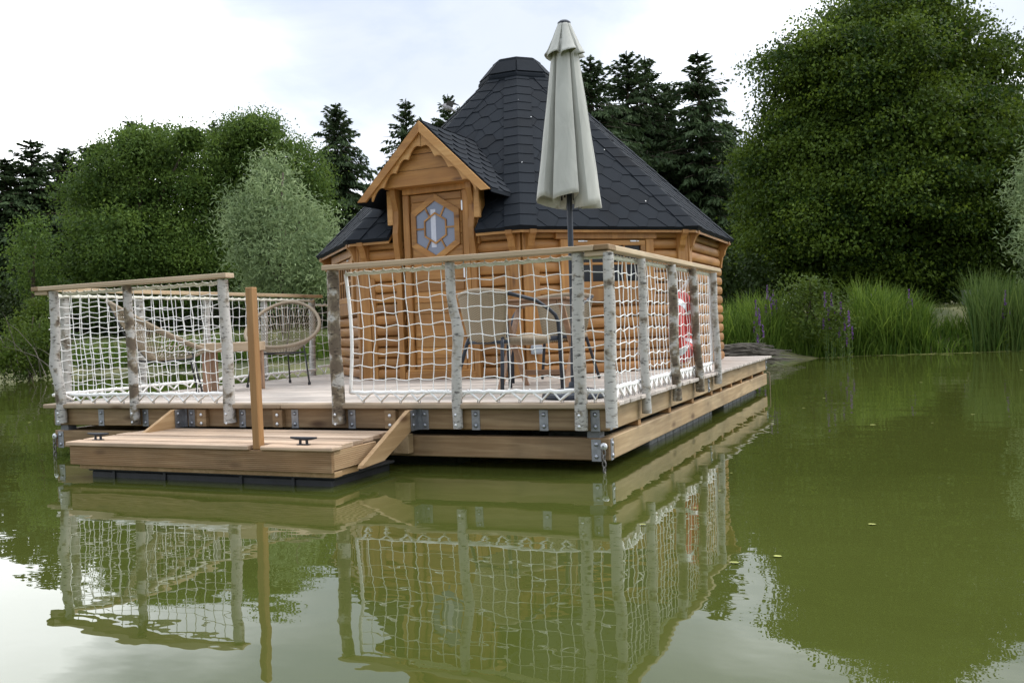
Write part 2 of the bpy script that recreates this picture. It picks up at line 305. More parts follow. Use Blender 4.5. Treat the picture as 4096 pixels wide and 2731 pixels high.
# water
m,nt,b=newmat('green_pond_water'); lk=nt.links.new; b.inputs['Roughness'].default_value=.0; b.inputs['IOR'].default_value=1.44
tc=N(nt,'ShaderNodeTexCoord')
def nz(scale,stretch,detail,rot=0):
    mp=N(nt,'ShaderNodeMapping'); mp.inputs['Scale'].default_value=(stretch[0]*scale,stretch[1]*scale,scale); mp.inputs['Rotation'].default_value=(0,0,rot); lk(tc.outputs['Object'],mp.inputs[0])
    n=N(nt,'ShaderNodeTexNoise'); n.inputs['Scale'].default_value=1; n.inputs['Detail'].default_value=detail; n.inputs['Roughness'].default_value=.45; lk(mp.outputs[0],n.inputs['Vector']); return n
w1=nz(1.5,(.8,1.2),1.5,YAW); w2=nz(5.0,(.7,1.3),2,YAW+.2); w3=nz(.35,(1,1),1)
s1=N(nt,'ShaderNodeMath',operation='MULTIPLY_ADD'); s1.inputs[1].default_value=.16; lk(w2.outputs['Fac'],s1.inputs[0]); lk(w1.outputs['Fac'],s1.inputs[2])
bp=N(nt,'ShaderNodeBump'); bp.inputs['Strength'].default_value=1; bp.inputs['Distance'].default_value=.0050; lk(s1.outputs[0],bp.inputs['Height']); lk(bp.outputs['Normal'],b.inputs['Normal'])
rp=N(nt,'ShaderNodeValToRGB'); e=rp.color_ramp.elements; e[0].position=.3; e[0].color=(.054,.066,.0135,1); e[1].position=.7; e[1].color=(.066,.079,.0170,1); lk(w3.outputs['Fac'],rp.inputs['Fac']); lk(rp.outputs['Color'],b.inputs['Base Color']); M['water']=m
# ================================================================ SKY, SUN, CAMERA
SUN=Vector((.80,.52,0)).normalized()*math.cos(R(52))+Vector((0,0,math.sin(R(52))))
w=bpy.data.worlds.new('World'); SC.world=w; w.use_nodes=True; nt=w.node_tree; lk=nt.links.new
bg=nt.nodes['Background']; sky=N(nt,'ShaderNodeTexSky',sky_type='NISHITA'); sky.sun_disc=False; sky.sun_elevation=R(52); sky.sun_rotation=math.atan2(SUN.x,SUN.y)
lk(sky.outputs[0],bg.inputs[0]); bg.inputs[1].default_value=.15
tc=N(nt,'ShaderNodeTexCoord'); sx=N(nt,'ShaderNodeSeparateXYZ'); lk(tc.outputs['Generated'],sx.inputs[0])
az=N(nt,'ShaderNodeMath',operation='ADD'); az.inputs[1].default_value=.22; lk(sx.outputs[2],az.inputs[0])
mxz=N(nt,'ShaderNodeMath',operation='MAXIMUM'); mxz.inputs[1].default_value=.1; lk(az.outputs[0],mxz.inputs[0])
cx=N(nt,'ShaderNodeMath',operation='DIVIDE'); cy=N(nt,'ShaderNodeMath',operation='DIVIDE')
lk(sx.outputs[0],cx.inputs[0]); lk(mxz.outputs[0],cx.inputs[1]); lk(sx.outputs[1],cy.inputs[0]); lk(mxz.outputs[0],cy.inputs[1])
cb=N(nt,'ShaderNodeCombineXYZ'); lk(cx.outputs[0],cb.inputs[0]); lk(cy.outputs[0],cb.inputs[1])
c1=N(nt,'ShaderNodeTexNoise'); c1.inputs['Scale'].default_value=1.35; c1.inputs['Detail'].default_value=9; c1.inputs['Roughness'].default_value=.56; c1.inputs['Distortion'].default_value=.5; lk(cb.outputs[0],c1.inputs['Vector'])
cr=N(nt,'ShaderNodeMapRange'); cr.inputs['From Min'].default_value=.30; cr.inputs['From Max'].default_value=.50; cr.inputs['To Min'].default_value=.6; lk(c1.outputs['Fac'],cr.inputs['Value'])
c2=N(nt,'ShaderNodeTexNoise'); c2.inputs['Scale'].default_value=.8; c2.inputs['Detail'].default_value=8; lk(cb.outputs[0],c2.inputs['Vector'])
br=N(nt,'ShaderNodeMapRange'); br.inputs['From Min'].default_value=.35; br.inputs['From Max'].default_value=.65; br.inputs['To Min'].default_value=.80; br.inputs['To Max'].default_value=1.15; lk(c2.outputs['Fac'],br.inputs['Value'])
gd=N(nt,'ShaderNodeVectorMath',operation='DOT_PRODUCT'); gd.inputs[1].default_value=(Vector((-.05,.85,.42))).normalized(); lk(tc.outputs['Generated'],gd.inputs[0])
gr=N(nt,'ShaderNodeMapRange'); gr.inputs['From Min'].default_value=-.4; gr.inputs['From Max'].default_value=1; gr.inputs['To Min'].default_value=1.2; gr.inputs['To Max'].default_value=3.3; lk(gd.outputs['Value'],gr.inputs['Value'])
st=N(nt,'ShaderNodeMath',operation='MULTIPLY'); lk(br.outputs[0],st.inputs[0]); lk(gr.outputs[0],st.inputs[1])
bc=N(nt,'ShaderNodeBackground'); bc.inputs[0].default_value=(.95,.975,1,1); lk(st.outputs[0],bc.inputs[1])
c3=N(nt,'ShaderNodeTexNoise'); c3.inputs['Scale'].default_value=.75; c3.inputs['Detail'].default_value=7; c3.inputs['Roughness'].default_value=.5; c3.inputs['Distortion'].default_value=.4
ofs=N(nt,'ShaderNodeVectorMath',operation='ADD'); ofs.inputs[1].default_value=(12.0,3.0,0); lk(cb.outputs[0],ofs.inputs[0]); lk(ofs.outputs[0],c3.inputs['Vector'])
vr=N(nt,'ShaderNodeMapRange'); vr.inputs['From Min'].default_value=.455; vr.inputs['From Max'].default_value=.68; lk(c3.outputs['Fac'],vr.inputs['Value'])
bv=N(nt,'ShaderNodeBackground'); bv.inputs[0].default_value=(.78,.85,.97,1); bv.inputs[1].default_value=.90
mv=N(nt,'ShaderNodeMixShader'); v1=N(nt,'ShaderNodeMath',operation='SUBTRACT'); v1.inputs[0].default_value=1; lk(vr.outputs[0],v1.inputs[1]); v2=N(nt,'ShaderNodeMath',operation='POWER'); v2.inputs[1].default_value=3.2; lk(v1.outputs[0],v2.inputs[0]); v3=N(nt,'ShaderNodeMath',operation='SUBTRACT'); v3.inputs[0].default_value=1; lk(v2.outputs[0],v3.inputs[1]); lk(v3.outputs[0],mv.inputs[0]); lk(bc.outputs[0],mv.inputs[1]); lk(bv.outputs[0],mv.inputs[2]); bc=mv
mx=N(nt,'ShaderNodeMixShader'); lk(cr.outputs[0],mx.inputs[0]); lk(bg.outputs[0],mx.inputs[1]); lk(bc.outputs[0],mx.inputs[2]); lk(mx.outputs[0],nt.nodes['World Output'].inputs[0])
ld=bpy.data.lights.new('sun','SUN'); ld.energy=1.1; ld.angle=R(14); ld.color=(1,.95,.87); so=bpy.data.objects.new('sun',ld); COL.objects.link(so)
so.rotation_euler=(-SUN).to_track_quat('-Z','Y').to_euler(); so.location=(6,4,20)
cd=bpy.data.cameras.new('camera'); co=bpy.data.objects.new('camera',cd); COL.objects.link(co); SC.camera=co
cd.sensor_fit='HORIZONTAL'; cd.sensor_width=36; cd.lens=FPX/4096*36; cd.clip_end=600; cd.clip_start=.05
B=-CF; co.matrix_world=Matrix(((CR.x,CU.x,B.x,CAM.x),(CR.y,CU.y,B.y,CAM.y),(CR.z,CU.z,B.z,CAM.z),(0,0,0,1)))
SC.view_settings.view_transform='Standard'; SC.view_settings.look='None'; SC.view_settings.exposure=.27; SC.view_settings.gamma=1
SC.render.engine='CYCLES'; SC.cycles.max_bounces=6; SC.cycles.diffuse_bounces=3; SC.cycles.glossy_bounces=3; SC.cycles.transmission_bounces=3; SC.cycles.caustics_reflective=False; SC.cycles.caustics_refractive=False
# ================================================================ WATER AND GROUND
mb=MB(); mb.add([(-70,-45,0),(55,-45,0),(55,26,0),(-70,26,0)],[(0,1,2,3)]); tag(mb.build('pond_water',M['water']),None,None,kind='structure')
def axis_vals(lo,hi,a,b,fine,coarse):
    v=[lo]; 
    while v[-1]<hi: v.append(v[-1]+(fine if a<=v[-1]<b else coarse))
    return v
gx=axis_vals(-260,260,-40,16,.5,8); gy=axis_vals(-200,330,14,26,.3,8)
mb=MB(); mb.v=[(x,y,ground_h(x,y)) for y in gy for x in gx]; nx=len(gx)
mb.f=[(j*nx+i,j*nx+i+1,(j+1)*nx+i+1,(j+1)*nx+i) for j in range(len(gy)-1) for i in range(nx-1)]
tag(mb.build('ground',M['ground'],smooth=True,fix=False),None,None,kind='structure')
# duckweed line floating along the far bank
mb=MB(); x=-34.; 
def dw(x): return shore_y(x)-.02, shore_y(x)-.16-.14*abs(math.sin(x*.8))*abs(math.sin(x*2.3+1))
while x<14:
    a0,a1=dw(x); b0,b1=dw(x+.2); mb.add([(x,a1,.006),(x+.2,b1,.006),(x+.2,b0+.15,.006),(x,a0+.15,.006)],[(0,1,2,3)]); x+=.2
for k in range(140):
    x=random.uniform(-32,12); y=shore_y(x)-random.uniform(.2,.9)**1; r=random.uniform(.03,.1)
    mb.add([(x+r*1.8*math.cos(a),y+r*.5*math.sin(a),.007) for a in [i*PI/3 for i in range(6)]],[tuple(range(6))])
tag(mb.build('duckweed',M['duckweed'],fix=False),'pale green duckweed line floating along the far bank','duckweed',kind='stuff')
# ================================================================ FLOATING TERRACE
T=thing('floating_terrace','large floating larch deck carrying the log cabin, on dark floats','floating deck',(-W/2,L/2,0))
mb=MB(); pw,gap=.118,.006; y=.0; k=0
while y<L-.02:
    x0=-W; zt=HD+random.uniform(-.0015,.0015)
    if k==0:
        nb_=MB(); nb_.box(-W,-2.6,y,y+pw,HD-.036,HD,bev=.007); nb_.box(-2.597,-.0,y,y+pw,HD-.036,HD,bev=.007); nb_.build('nosing_board',M['nosing'],T)
    else:
        cuts=[-W]+sorted(random.uniform(-W+.8,-.8) for _ in range(random.choice((1,1,2))))+[random.uniform(-.006,.006)]
        for a,b in zip(cuts[:-1],cuts[1:]): mb.box(a+.0015,b-.0015,y,y+pw,HD-.028,zt,bev=.004)
    y+=pw+gap; k+=1
mb.build('decking',M['deck'],T)
I=.06
def beam(x0,x1,y0,y1,z0,z1,mat,name):
    mb=MB(); mb.box(x0,x1,y0,y1,z0,z1,bev=.006); return mb.build(name,mat,T)
ZU0,ZL1,ZL0=.2635,.2184,.0744
beam(-W+I,-I,I,I+.07,ZU0,HD-.038,M['beam_x'],'upper_beam'); beam(-W+I,-I,I,I+.09,ZL0,ZL1,M['beam_x'],'lower_beam')
beam(-I-.055,-I,I+.072,L-I,ZU0,HD-.030,M['beam_y'],'upper_beam'); beam(-I-.075,-I,I+.092,L-I,ZL0,ZL1,M['beam_y'],'lower_beam')
beam(-W+I,-W+I+.055,I+.072,L-I,ZU0,HD-.030,M['beam_y'],'upper_beam'); beam(-W+I,-W+I+.075,I+.092,L-I,ZL0,ZL1,M['beam_y'],'lower_beam')
beam(-W+I+.08,-I-.08,L-I-.07,L-I,ZU0,HD-.03,M['beam_x'],'upper_beam'); beam(-W+I+.08,-I-.08,L-I-.09,L-I,ZL0,ZL1,M['beam_x'],'lower_beam')
for yy in (.80,1.68,2.50,3.32,3.78,4.35,4.95,5.7,6.55):       # joists showing between the beams
    mb=MB(); mb.box(-W+I+.08,-I-.012,yy-.035,yy+.035,ZL1+.001,ZU0+.06,bev=.004); mb.build('joist',M['post_wood'],T)
mb=MB(); mb.box(-.215,-.125,I+.012,I+.10,ZL1-.01,ZU0+.02,bev=.003); mb.build('spacer_block',M['grey_post'],T)
mb=MB(); mb.box(-W+I+.06,-W+I+.15,I+.012,I+.10,ZL1-.01,ZU0+.02,bev=.003); mb.build('spacer_block',M['grey_post'],T)
# floats under the deck, ribbed
def pontoon(x0,x1,y0,y1,mat,rib=.25):
    mb=MB(); mb.box(x0+.012,x1-.012,y0+.012,y1-.012,-.30,ZL0+.02); y=y0
    while y<y1-.05: mb.box(x0,x1,y+.008,min(y1,y+rib)-.008,-.32,ZL0+.015,bev=.008); y+=rib
    return mb.build('float',mat,T)
for (a,b) in ((1.35,3.72),(4.35,6.45)): pontoon(-1.0,-.16,a,b,M['float_grey'])
for (a,b) in ((.45,2.8),(3.3,6.4)): pontoon(-W+.16,-W+1.0,a,b,M['float']); pontoon(-3.6,-1.5,a+.25,b,M['float'])
def bracket(x,y,z0,z1,w=.062,nb=2,ax='x'):
    mb=MB()
    if ax=='x': mb.box(x-w/2,x+w/2,y-.005,y,z0,z1,bev=.0015)
    else: mb.box(y,y+.005,x-w/2,x+w/2,z0,z1,bev=.0015)
    p=mb.build('steel_bracket',M['steel'],T)
    for zc in (z0+.22*(z1-z0),z0+.78*(z1-z0)):
        q=MB()
        if ax=='x': q.sphere((x,y-.006,zc),.0155,8,6,(1,.65,1))
        else: q.sphere((y+.006,x,zc),.0155,8,6,(.65,1,1))
        q.build('bolt',M['bolt'],p,smooth=True)
for x in (-5.00,-4.49,-3.997,-3.509,-3.003,-2.509,-2.004,-1.40,-1.004,-.506,-.150): bracket(x,I,ZU0-.002,HD-.046)
bracket(-.150,I,ZL0-.006,ZL1-.008,.066); bracket(-W+I+.075,I,ZL0-.006,ZL1-.008,.066)
bracket(I+.040,-I,ZU0+.004,HD-.05,.05,2,'y'); bracket(I+.040,-I,ZL0,ZL1-.006,.05,2,'y'); bracket(3.12,-I,ZU0+.004,HD-.05,.05,2,'y'); bracket(L-I-.05,-I,ZU0+.004,HD-.05,.05,2,'y')
for x in (-3.376,-2.643,-1.66):                                       # hinge blocks behind the landing stage
    mb=MB(); mb.box(x-.045,x+.045,I-.042,I-.001,ZU0+.004,HD-.044,bev=.004); p=mb.build('hinge_block',M['beam_x'],T)
    for zc in (ZU0+.03,HD-.085):
        q=MB(); q.sphere((x,I-.044,zc),.014,8,6,(1,.6,1)); q.build('bolt',M['bright'],p,smooth=True)
# mooring chains
def chain(x,y,label,z1=.168,lw=.0055):
    c=thing('mooring_chain',label,'chain',(x,y,z1),'mooring chains of the deck')
    q=MB(); q.sphere((x,y-.012,z1),.025,12,8,(1,.5,1)); q.build('bolt_head',M['bright'],c,smooth=True)
    q=MB(); q.tube([(x,y-.02,z1),(x,y-.026,z1)],.009,8); q.build('bolt_socket',M['steel'],c)
    z=z1-.03; k=0
    while z>-.35:
        h,wd=.026,.013; pts=[]
        for i in range(14):
            a=2*PI*i/14; u=wd*math.cos(a)*.75; v_=h*math.sin(a)*.9
            pts.append((x+(u if k%2==0 else u*.25),y-.016+(u if k%2 else u*.25),z+v_-.01))
        q=MB(); q.tube(pts,lw,6,closed=True); q.build('chain_link',M['chain'],c,smooth=True); z-=.037; k+=1
chain(-.095,I-.004,'rusty chain on a white bolt head at the near right corner of the deck')
chain(-W+I+.018,I-.004,'chain on a white bolt head at the left front corner of the deck')
c=thing('mooring_rope','thin rope dropping into the water at the far right deck corner','rope',(-.04,L-.02,.2)); q=MB(); q.tube([(-.06,L-.03,.24),(-.03,L+.0,.22),(-.028,L+.0,.0),(-.03,L,-.3)],.008,6); q.build('rope_strand',M['wicker_wrap'],c)
# ================================================================ RAILINGS
def birch_post(parent,top,bot,r=.041,mat=None,knob=None,seed=0,bolts=None):
    rd=random.Random(seed); n=15; pts=[];rs=[]; t_,b_=Vector(top),Vector(bot); ph=rd.uniform(0,6); am=rd.uniform(.003,.010)
    for i in range(n):
        f=i/(n-1); p=b_.lerp(t_,f); e=math.sin(PI*f)
        p=p+Vector((am*e*math.sin(ph+f*5.5),am*.6*e*math.cos(ph*1.7+f*4),0)); rr=r*(1.06-.12*f)*(1+rd.uniform(-.05,.05))
        if knob:
            g=math.exp(-((f-knob[0])/.05)**2); rr*=1+.22*g; p.x+=knob[1]*math.exp(-((f-knob[0])/.12)**2)
        pts.append(p); rs.append(rr)
    mb=MB(); mb.tube(pts,rs,12); o=mb.build('birch_post',mat or M['birch'],parent); smooth_by_angle(o,50)
    if bolts:
        for z in (HD-.075,HD-.145):
            f=(z-b_.z)/(t_.z-b_.z); c=b_.lerp(t_,f); q=MB(); d=Vector((0,-r*1.03,0)) if bolts=='y' else Vector((r*1.03,0,0)); sq=(1,.6,1) if bolts=='y' else (.6,1,1)
            q.sphere(c+d,.011,8,6,sq); q.build('bolt',M['bright'],o,smooth=True)
    return o
CORD=.0034
def net_panel(parent,A,Bp,z0,z1,cols,rows,seed,lean=(0,0),inset=(0,0),name='rope_net',hemr=.0145,lace_n=9,bulge=0,top_sag=.004,out=Vector((0,-1,0)),ends=(True,True)):
    """knotted square-mesh net between ground points A and Bp, hem rope round it, laced to the deck edge and the rail"""
    rd=random.Random(seed); A,Bp=Vector(A),Vector(Bp); d=(Bp-A); Ln=d.length; ux=d/Ln
    def P(s,t,dz=0,dn=0):       # s 0..1 along, t 0..1 up
        z=z0+(z1-z0)*t; sh=lean[0]*(1-t)+lean[1]*t
        s2=s*Ln
        pinch=(inset[0]*math.sin(PI*t)*(1-s) - inset[1]*math.sin(PI*t)*s)
        return A+ux*(s2+sh+pinch)+Vector((0,0,z-A.z+dz-top_sag*math.sin(PI*((s*lace_n)%1))*t*.5))+out*(dn+bulge*math.sin(PI*s)*math.sin(PI*t))
    mb=MB(); K=[[None]*(rows+1) for _ in range(cols+1)]
    zz=.0045
    for i in range(cols+1):
        for j in range(rows+1):
            s=i/cols; t=j/rows
            js=(rd.uniform(-.004,.004)+.010*math.sin(j*.8+i*.31+seed)*math.sin(PI*t))/Ln; jz=rd.uniform(-.003,.003)+rd.uniform(.3,1.3)*(zz if (i+j)%2 else -zz)*(1 if 0<j<rows else 0)+.007*math.sin(i*.45+seed)*math.sin(PI*t)
            K[i][j]=P(s+js,t,jz,rd.uniform(-.006,.006))
    for i in range(cols+1):     # uprights
        if i in (0,cols): continue
        pts=[]
        for j in range(rows+1):
            pts.append(K[i][j]+ux*rd.uniform(-.0015,.0015))
        mb.tube(pts,CORD,5,caps=False)
    for j in range(1,rows):     # slack cross cords, S-bent into each knot
        pts=[]
        for i in range(cols+1):
            k=K[i][j]
            if i>0: pts.append(k-ux*.016+Vector((0,0,.0045 if (i+j)%2 else -.0045)))
            pts.append(k)
            if i<cols: pts.append(k+ux*.016+Vector((0,0,-.0045 if (i+j)%2 else .0045)))
        mb.tube(pts,CORD,5,caps=False)
    for i in range(1,cols):
        for j in range(1,rows): mb.sphere(K[i][j],.0070,6,4)
    net=mb.build(name,M['rope'],parent,smooth=True,fix=False)
    hb=MB(); n=lace_n*4
    def wav(s,t): return P(s,t,rd.uniform(-.004,.004))
    hb.tube([wav(i/n,0) for i in range(n+1)],hemr,7); 
    if ends[0]: hb.tube([wav(0,i/12) for i in range(13)],hemr*.9,7)
    if ends[1]: hb.tube([wav(1,i/12) for i in range(13)],hemr*.9,7)
    # lacing to the deck: zigzag
    pts=[]
    for i in range(lace_n*2+1):
        s=i/(lace_n*2)*.96+.02; q=P(s,0); pts.append(q+Vector((0,0,.010)) if i%2==0 else Vector((q.x,q.y,HD+.018))-out*(-.01)+ux*rd.uniform(-.02,.02))
    hb.tube(pts,hemr*.72,6); hb.build('hem_rope',M['rope'],net,smooth=True,fix=False)
    tb=MB(); tb.tube([P(i/n,1,+.003*math.sin(i*2.1)+rd.uniform(-.003,.003)) for i in range(n+1)],hemr*.95,7)
    pts=[]
    for i in range(lace_n*6+1):
        s=i/(lace_n*6); q=P(s,1); a=i*PI/1.5; pts.append(q+Vector((0,0,.006+.010*math.cos(a)))+out*.010*math.sin(a))
    tb.tube(pts,hemr*.5,6); tb.build('top_rope',M['rope_cream'],net,smooth=True,fix=False)
    kb=MB()
    for i in range(lace_n*2):
        if i%2==1:
            q=pts and P((i/(lace_n*2))*.96+.02,0); kb.tube([(q.x-.006,q.y,HD),(q.x-.006,q.y,HD+.026),(q.x+.006,q.y,HD+.026),(q.x+.006,q.y,HD)],.0028,5)
    for i in range(lace_n+1):
        q=P(i/lace_n,1); kb.tube([q+Vector((0,0,.0)),q+Vector((0,0,.03)),q+Vector((0,0,z1+.05-q.z if False else .05))],.0028,5)
    kb.build('screw_hook',M['steel'],net,fix=False)
    return net
ZR=HD+1.0
G='rope net railings round the deck'
RR=thing('net_railing','birch post railing with white rope net right of the boarding gap, round the near corner','railing',(-.05,.02,HD),G)
fx=lambda x: x+.045*(x-1.746)/5.447
# posts P4..P6 front, P7..P11 right side
birch_post(RR,(fx(-2.057),.016,1.405),(fx(-2.057),.016,.302),.046,M['birch_dark'],seed=1,bolts='y')
birch_post(RR,(fx(-1.112),.016,1.405),(fx(-1.095),.016,.277),.034,knob=(.585,.030),seed=2,bolts='y')
birch_post(RR,(fx(-.198),.016,1.405),(fx(-.215),.016,.275),.041,seed=3,bolts='y')
for i,(a,b,r) in enumerate(((.0,-.05,.037),(.752,.762,.032),(1.62,1.665,.037),(2.36,2.505,.037),(3.26,3.31,.034))):
    birch_post(RR,(-.005,a,1.395),(-.005,b,.30+.008*i),r,M['birch_dark'] if i in (2,3) else M['birch'],seed=10+i)
mb=MB(); mb.box(-2.145,-.088,-.045,.055,ZR-.036,ZR,bev=.004); mb.build('handrail',M['rail_x'],RR)
mb=MB(); mb.box(-.085,.012,-.043,.105,ZR-.034,ZR+.001,bev=.004); mb.build('corner_block',M['beam_x'],RR)
mb=MB(); mb.box(-.155,.0,-.02,.06,ZR-.068,ZR-.038,bev=.003); mb.build('corner_block',M['rail_x'],RR)
mb=MB(); mb.bar((-.028,.108,ZR-.018),(-.028,3.53,ZR-.018),.085,.036,bev=.004); mb.build('handrail',M['rail_y'],RR)
net_panel(RR,(-2.005,.055,HD),(-.255,.055,HD),HD+.075,HD+.932,18,9,3,inset=(.03,0),lace_n=11,ends=(True,False))
net_panel(RR,(-.255,.055,HD),(-.035,.055,HD),HD+.075,HD+.932,2,9,31,lace_n=3,ends=(False,False))
net_panel(RR,(-.055,.06,HD),(-.055,3.30,HD),HD+.085,HD+.935,32,9,4,lace_n=22,out=Vector((1,0,0)),ends=(False,True))
RL=thing('net_railing','birch post railing with white rope net left of the boarding gap, wrapping the egg chairs','railing',(-W+.05,.02,HD),G)
birch_post(RL,(fx(-4.880),.016,1.405),(fx(-4.842),.016,.286),.040,knob=(.45,-.035),seed=21,bolts='y')
birch_post(RL,(fx(-4.045),.016,1.405),(fx(-4.013),.016,.278),.037,M['birch_dark'],seed=22,bolts='y')
birch_post(RL,(fx(-3.062),.016,1.400),(fx(-3.048),.016,.303),.044,M['birch'],seed=23,bolts='y')
for i,(a,b) in enumerate(((.263,.25),(1.115,1.11),(2.02,2.0),(2.955,2.91),(3.865,3.815))): birch_post(RL,(-W+.005,a,1.395),(-W+.005,b,.30),.040,seed=30+i)
mb=MB(); mb.box(-5.05,-3.02,-.045,.055,ZR-.036,ZR,bev=.004); mb.build('handrail',M['rail_x'],RL)
mb=MB(); mb.box(-5.135,-5.053,-.043,.09,ZR-.034,ZR+.001,bev=.004); mb.build('corner_block',M['beam_x'],RL)
mb=MB(); mb.box(-5.12,-4.97,-.02,.06,ZR-.068,ZR-.038,bev=.003); mb.build('corner_block',M['rail_x'],RL)
mb=MB(); mb.bar((-W+.02,.095,ZR-.018),(-W+.02,4.02,ZR-.018),.085,.036,bev=.004); mb.build('handrail',M['rail_y'],RL)
net_panel(RL,(-4.83,.055,HD),(-3.13,.055,HD),HD+.075,HD+.932,17,10,5,lean=(0,-.04),lace_n=10,ends=(False,True))
net_panel(RL,(-W+.06,.06,HD),(-W+.06,3.83,HD),HD+.075,HD+.925,36,9,6,lace_n=18,out=Vector((1,0,0)),ends=(False,False))
net_panel(RL,(-W+.06,3.86,HD),(-4.96,4.13,HD),HD+.11,HD+.87,3,8,7,lace_n=2,out=Vector((1,0,0)),ends=(False,False))
# ================================================================ LANDING STAGE
S=thing('landing_stage','small low larch boarding stage floating in front of the deck gap','landing stage',(-2.65,-.44,0))
ZS=.262; SX0,SX1,SY0=-3.765,-1.535,-.872
mb=MB(); pw=.122
for k in range(6):
    y0=SY0-.018+k*(pw+.022); y1=min(y0+pw,-.008); j0=random.uniform(-.012,.012)-.02*k*0; j1=-.018*k+random.uniform(-.004,.004)
    if k==0:
        mb.box(SX0-.02,-2.162,y0,y1,ZS-.028,ZS,bev=.004); mb.box(-2.066,SX1+.018,y0,y1,ZS-.028,ZS,bev=.007)
    else: mb.box(SX0+j0,SX1+.012+j1,y0,y1,ZS-.028,ZS+random.uniform(-.0025,.0025),bev=.003)
mb.build('decking',M['stage_deck'],S)
mb=MB(); mb.box(SX0,SX1,SY0,SY0+.028,.100,ZS-.030,bev=.003); mb.build('fascia_board',M['ribbed_x'],S)
mb=MB(); mb.box(SX1-.03,SX1-.002,SY0+.030,-.36,.112,ZS-.030,bev=.003); mb.build('fascia_board',M['ribbed_y'],S)
mb=MB(); mb.box(SX0,SX0+.028,SY0+.030,-.06,.112,ZS-.030,bev=.003); mb.build('fascia_board',M['ribbed_y'],S)
mb=MB(); mb.box(SX0+.05,SX1-.005,SY0+.035,SY0+.12,.066,.102,bev=.003); mb.box(SX1-.1,SX1-.02,SY0+.125,-.55,.066,.104,bev=.003); mb.build('float_batten',M['brace'],S)
mb=MB(); mb.box(SX0+.09,SX1-.07,SY0+.10,-.09,-.25,.045,bev=.01)
for x in (-3.45,-2.98,-2.32,-1.9): mb.box(x-.012,x+.012,SY0+.088,SY0+.10,-.2,.055,bev=.003)
mb.box(SX0+.075,SX1-.04,SY0+.085,-.075,.045,.064,bev=.006); mb.build('float',M['float'],S)
def brace(x,name='brace_board'):
    th=.034; poly=[(-.012,.405),(-.012,.275),(-.40,.112),(-.665,.100),(-.655,.118),(-.055,.405)]
    mb=MB(); mb.prism(poly,lambda y,z:(x-th/2,y,z),lambda y,z:(x+th/2,y,z)); o=mb.build(name,M['brace'],S)
    q=MB(); q.box(x+th/2+.004,x+th/2+.010,-.05,.05,.262,.405); 
    q.box(x+th/2+.004,x+th/2+.034,.048,.053,.262,.405) ; p=q.build('hinge_plate',M['steel'],S)
    for z in (.30,.37):
        q=MB(); q.sphere((x+th/2+.012,-.02,z),.014,8,6,(.6,1,1)); q.build('bolt',M['bolt'],p,smooth=True)
brace(-1.472); brace(-3.60)
mb=MB(); mb.box(-1.62,-1.495,-.02,.052,.10,.235,bev=.004); mb.build('bearer',M['beam_y'],S)
mb=MB(); mb.bar((-2.114,-.838,.236),(-2.122,-.838,1.268),.054,.054,up=(0,1,0),bev=.004); mb.build('mooring_post',M['post_wood'],S)
def cleat(x,y):
    q=MB(); z=ZS; q.box(x-.045,x+.045,y-.016,y+.016,z,z+.006,bev=.002)
    q.tube([(x-.026,y,z+.004),(x-.024,y,z+.036)],.009,8); q.tube([(x+.026,y,z+.004),(x+.024,y,z+.036)],.009,8)
    q.tube([(x-.10,y,z+.046),(x-.06,y,z+.042),(x,y,z+.040),(x+.06,y,z+.042),(x+.10,y,z+.046)],[.006,.010,.012,.010,.006],8)
    smooth_by_angle(q.build('mooring_cleat',M['cleat'],S),45)
cleat(-3.603,-.765); cleat(-1.791,-.80)
# ================================================================ LOG CABIN
CAB=thing('log_cabin','eight sided honey coloured log cabin with steep dark shingle roof on the deck','cabin',(U,V,HD))
def MF(a): return Matrix.Translation((U,V,0))@Matrix.Rotation(R(a+90),4,'Z')@Matrix.Translation((0,-AP,0))   # face frame: x along, -y outward, z up from water
FACES=[-90+45*k for k in range(8)]
LOG=.1145; ZW=1.885
def logs(mb,x0,x1,z0,z1):
    n=8; z=HD
    while z<z1-.005:
        za=max(z,z0); zb=min(z+LOG,z1)
        if zb>za+.004:
            vs=[];fs=[]
            for i in range(n+1):
                zz_=za+(zb-za)*i/n; f=(zz_-z)/LOG*2-1; yo=-.040*math.sqrt(max(0,1-abs(f)**2.6))-.004
                vs+=[(x0,yo,zz_),(x1,yo,zz_)]
            for i in range(n): fs.append((2*i,2*i+1,2*i+3,2*i+2))
            vs+=[(x0,.03,za),(x1,.03,za),(x0,.03,zb),(x1,.03,zb)]; b=2*(n+1)
            fs+=[(b,b+1,1,0),(2*n,2*n+1,b+3,b+2),(b+1,b,b+2,b+3),tuple([b]+[2*i for i in range(n+1)]+[b+2]),tuple([b+1]+[2*i+1 for i in range(n+1)]+[b+3])[::-1]]
            mb.add(vs,fs)
        z+=LOG
def face_box(name,mat,a,parts,parent=CAB,bev=.006):
    mb=MB()
    for q in parts: mb.box(*q,bev=bev)
    return mb.build(name,mat,parent,MF(a))
def corbel(a,x,th=.072,z1=ZW+.03,h=.33,reach=.115,base=.05):
    pr=[(-.0,z1),(-base-reach,z1),(-base-reach*.98,z1-.05),(-base-reach*.72,z1-.075),(-base-reach*.52,z1-.12),(-base-reach*.42,z1-.17),(-base-reach*.22,z1-.20),(-base-reach*.12,z1-.25),(-base-.004,z1-h),(0,z1-h)]
    mb=MB(); mb.prism(pr,lambda y,z:(x-th/2,y,z),lambda y,z:(x+th/2,y,z)); o=mb.build('corbel',M['honey_z'],CAB,MF(a)); return o
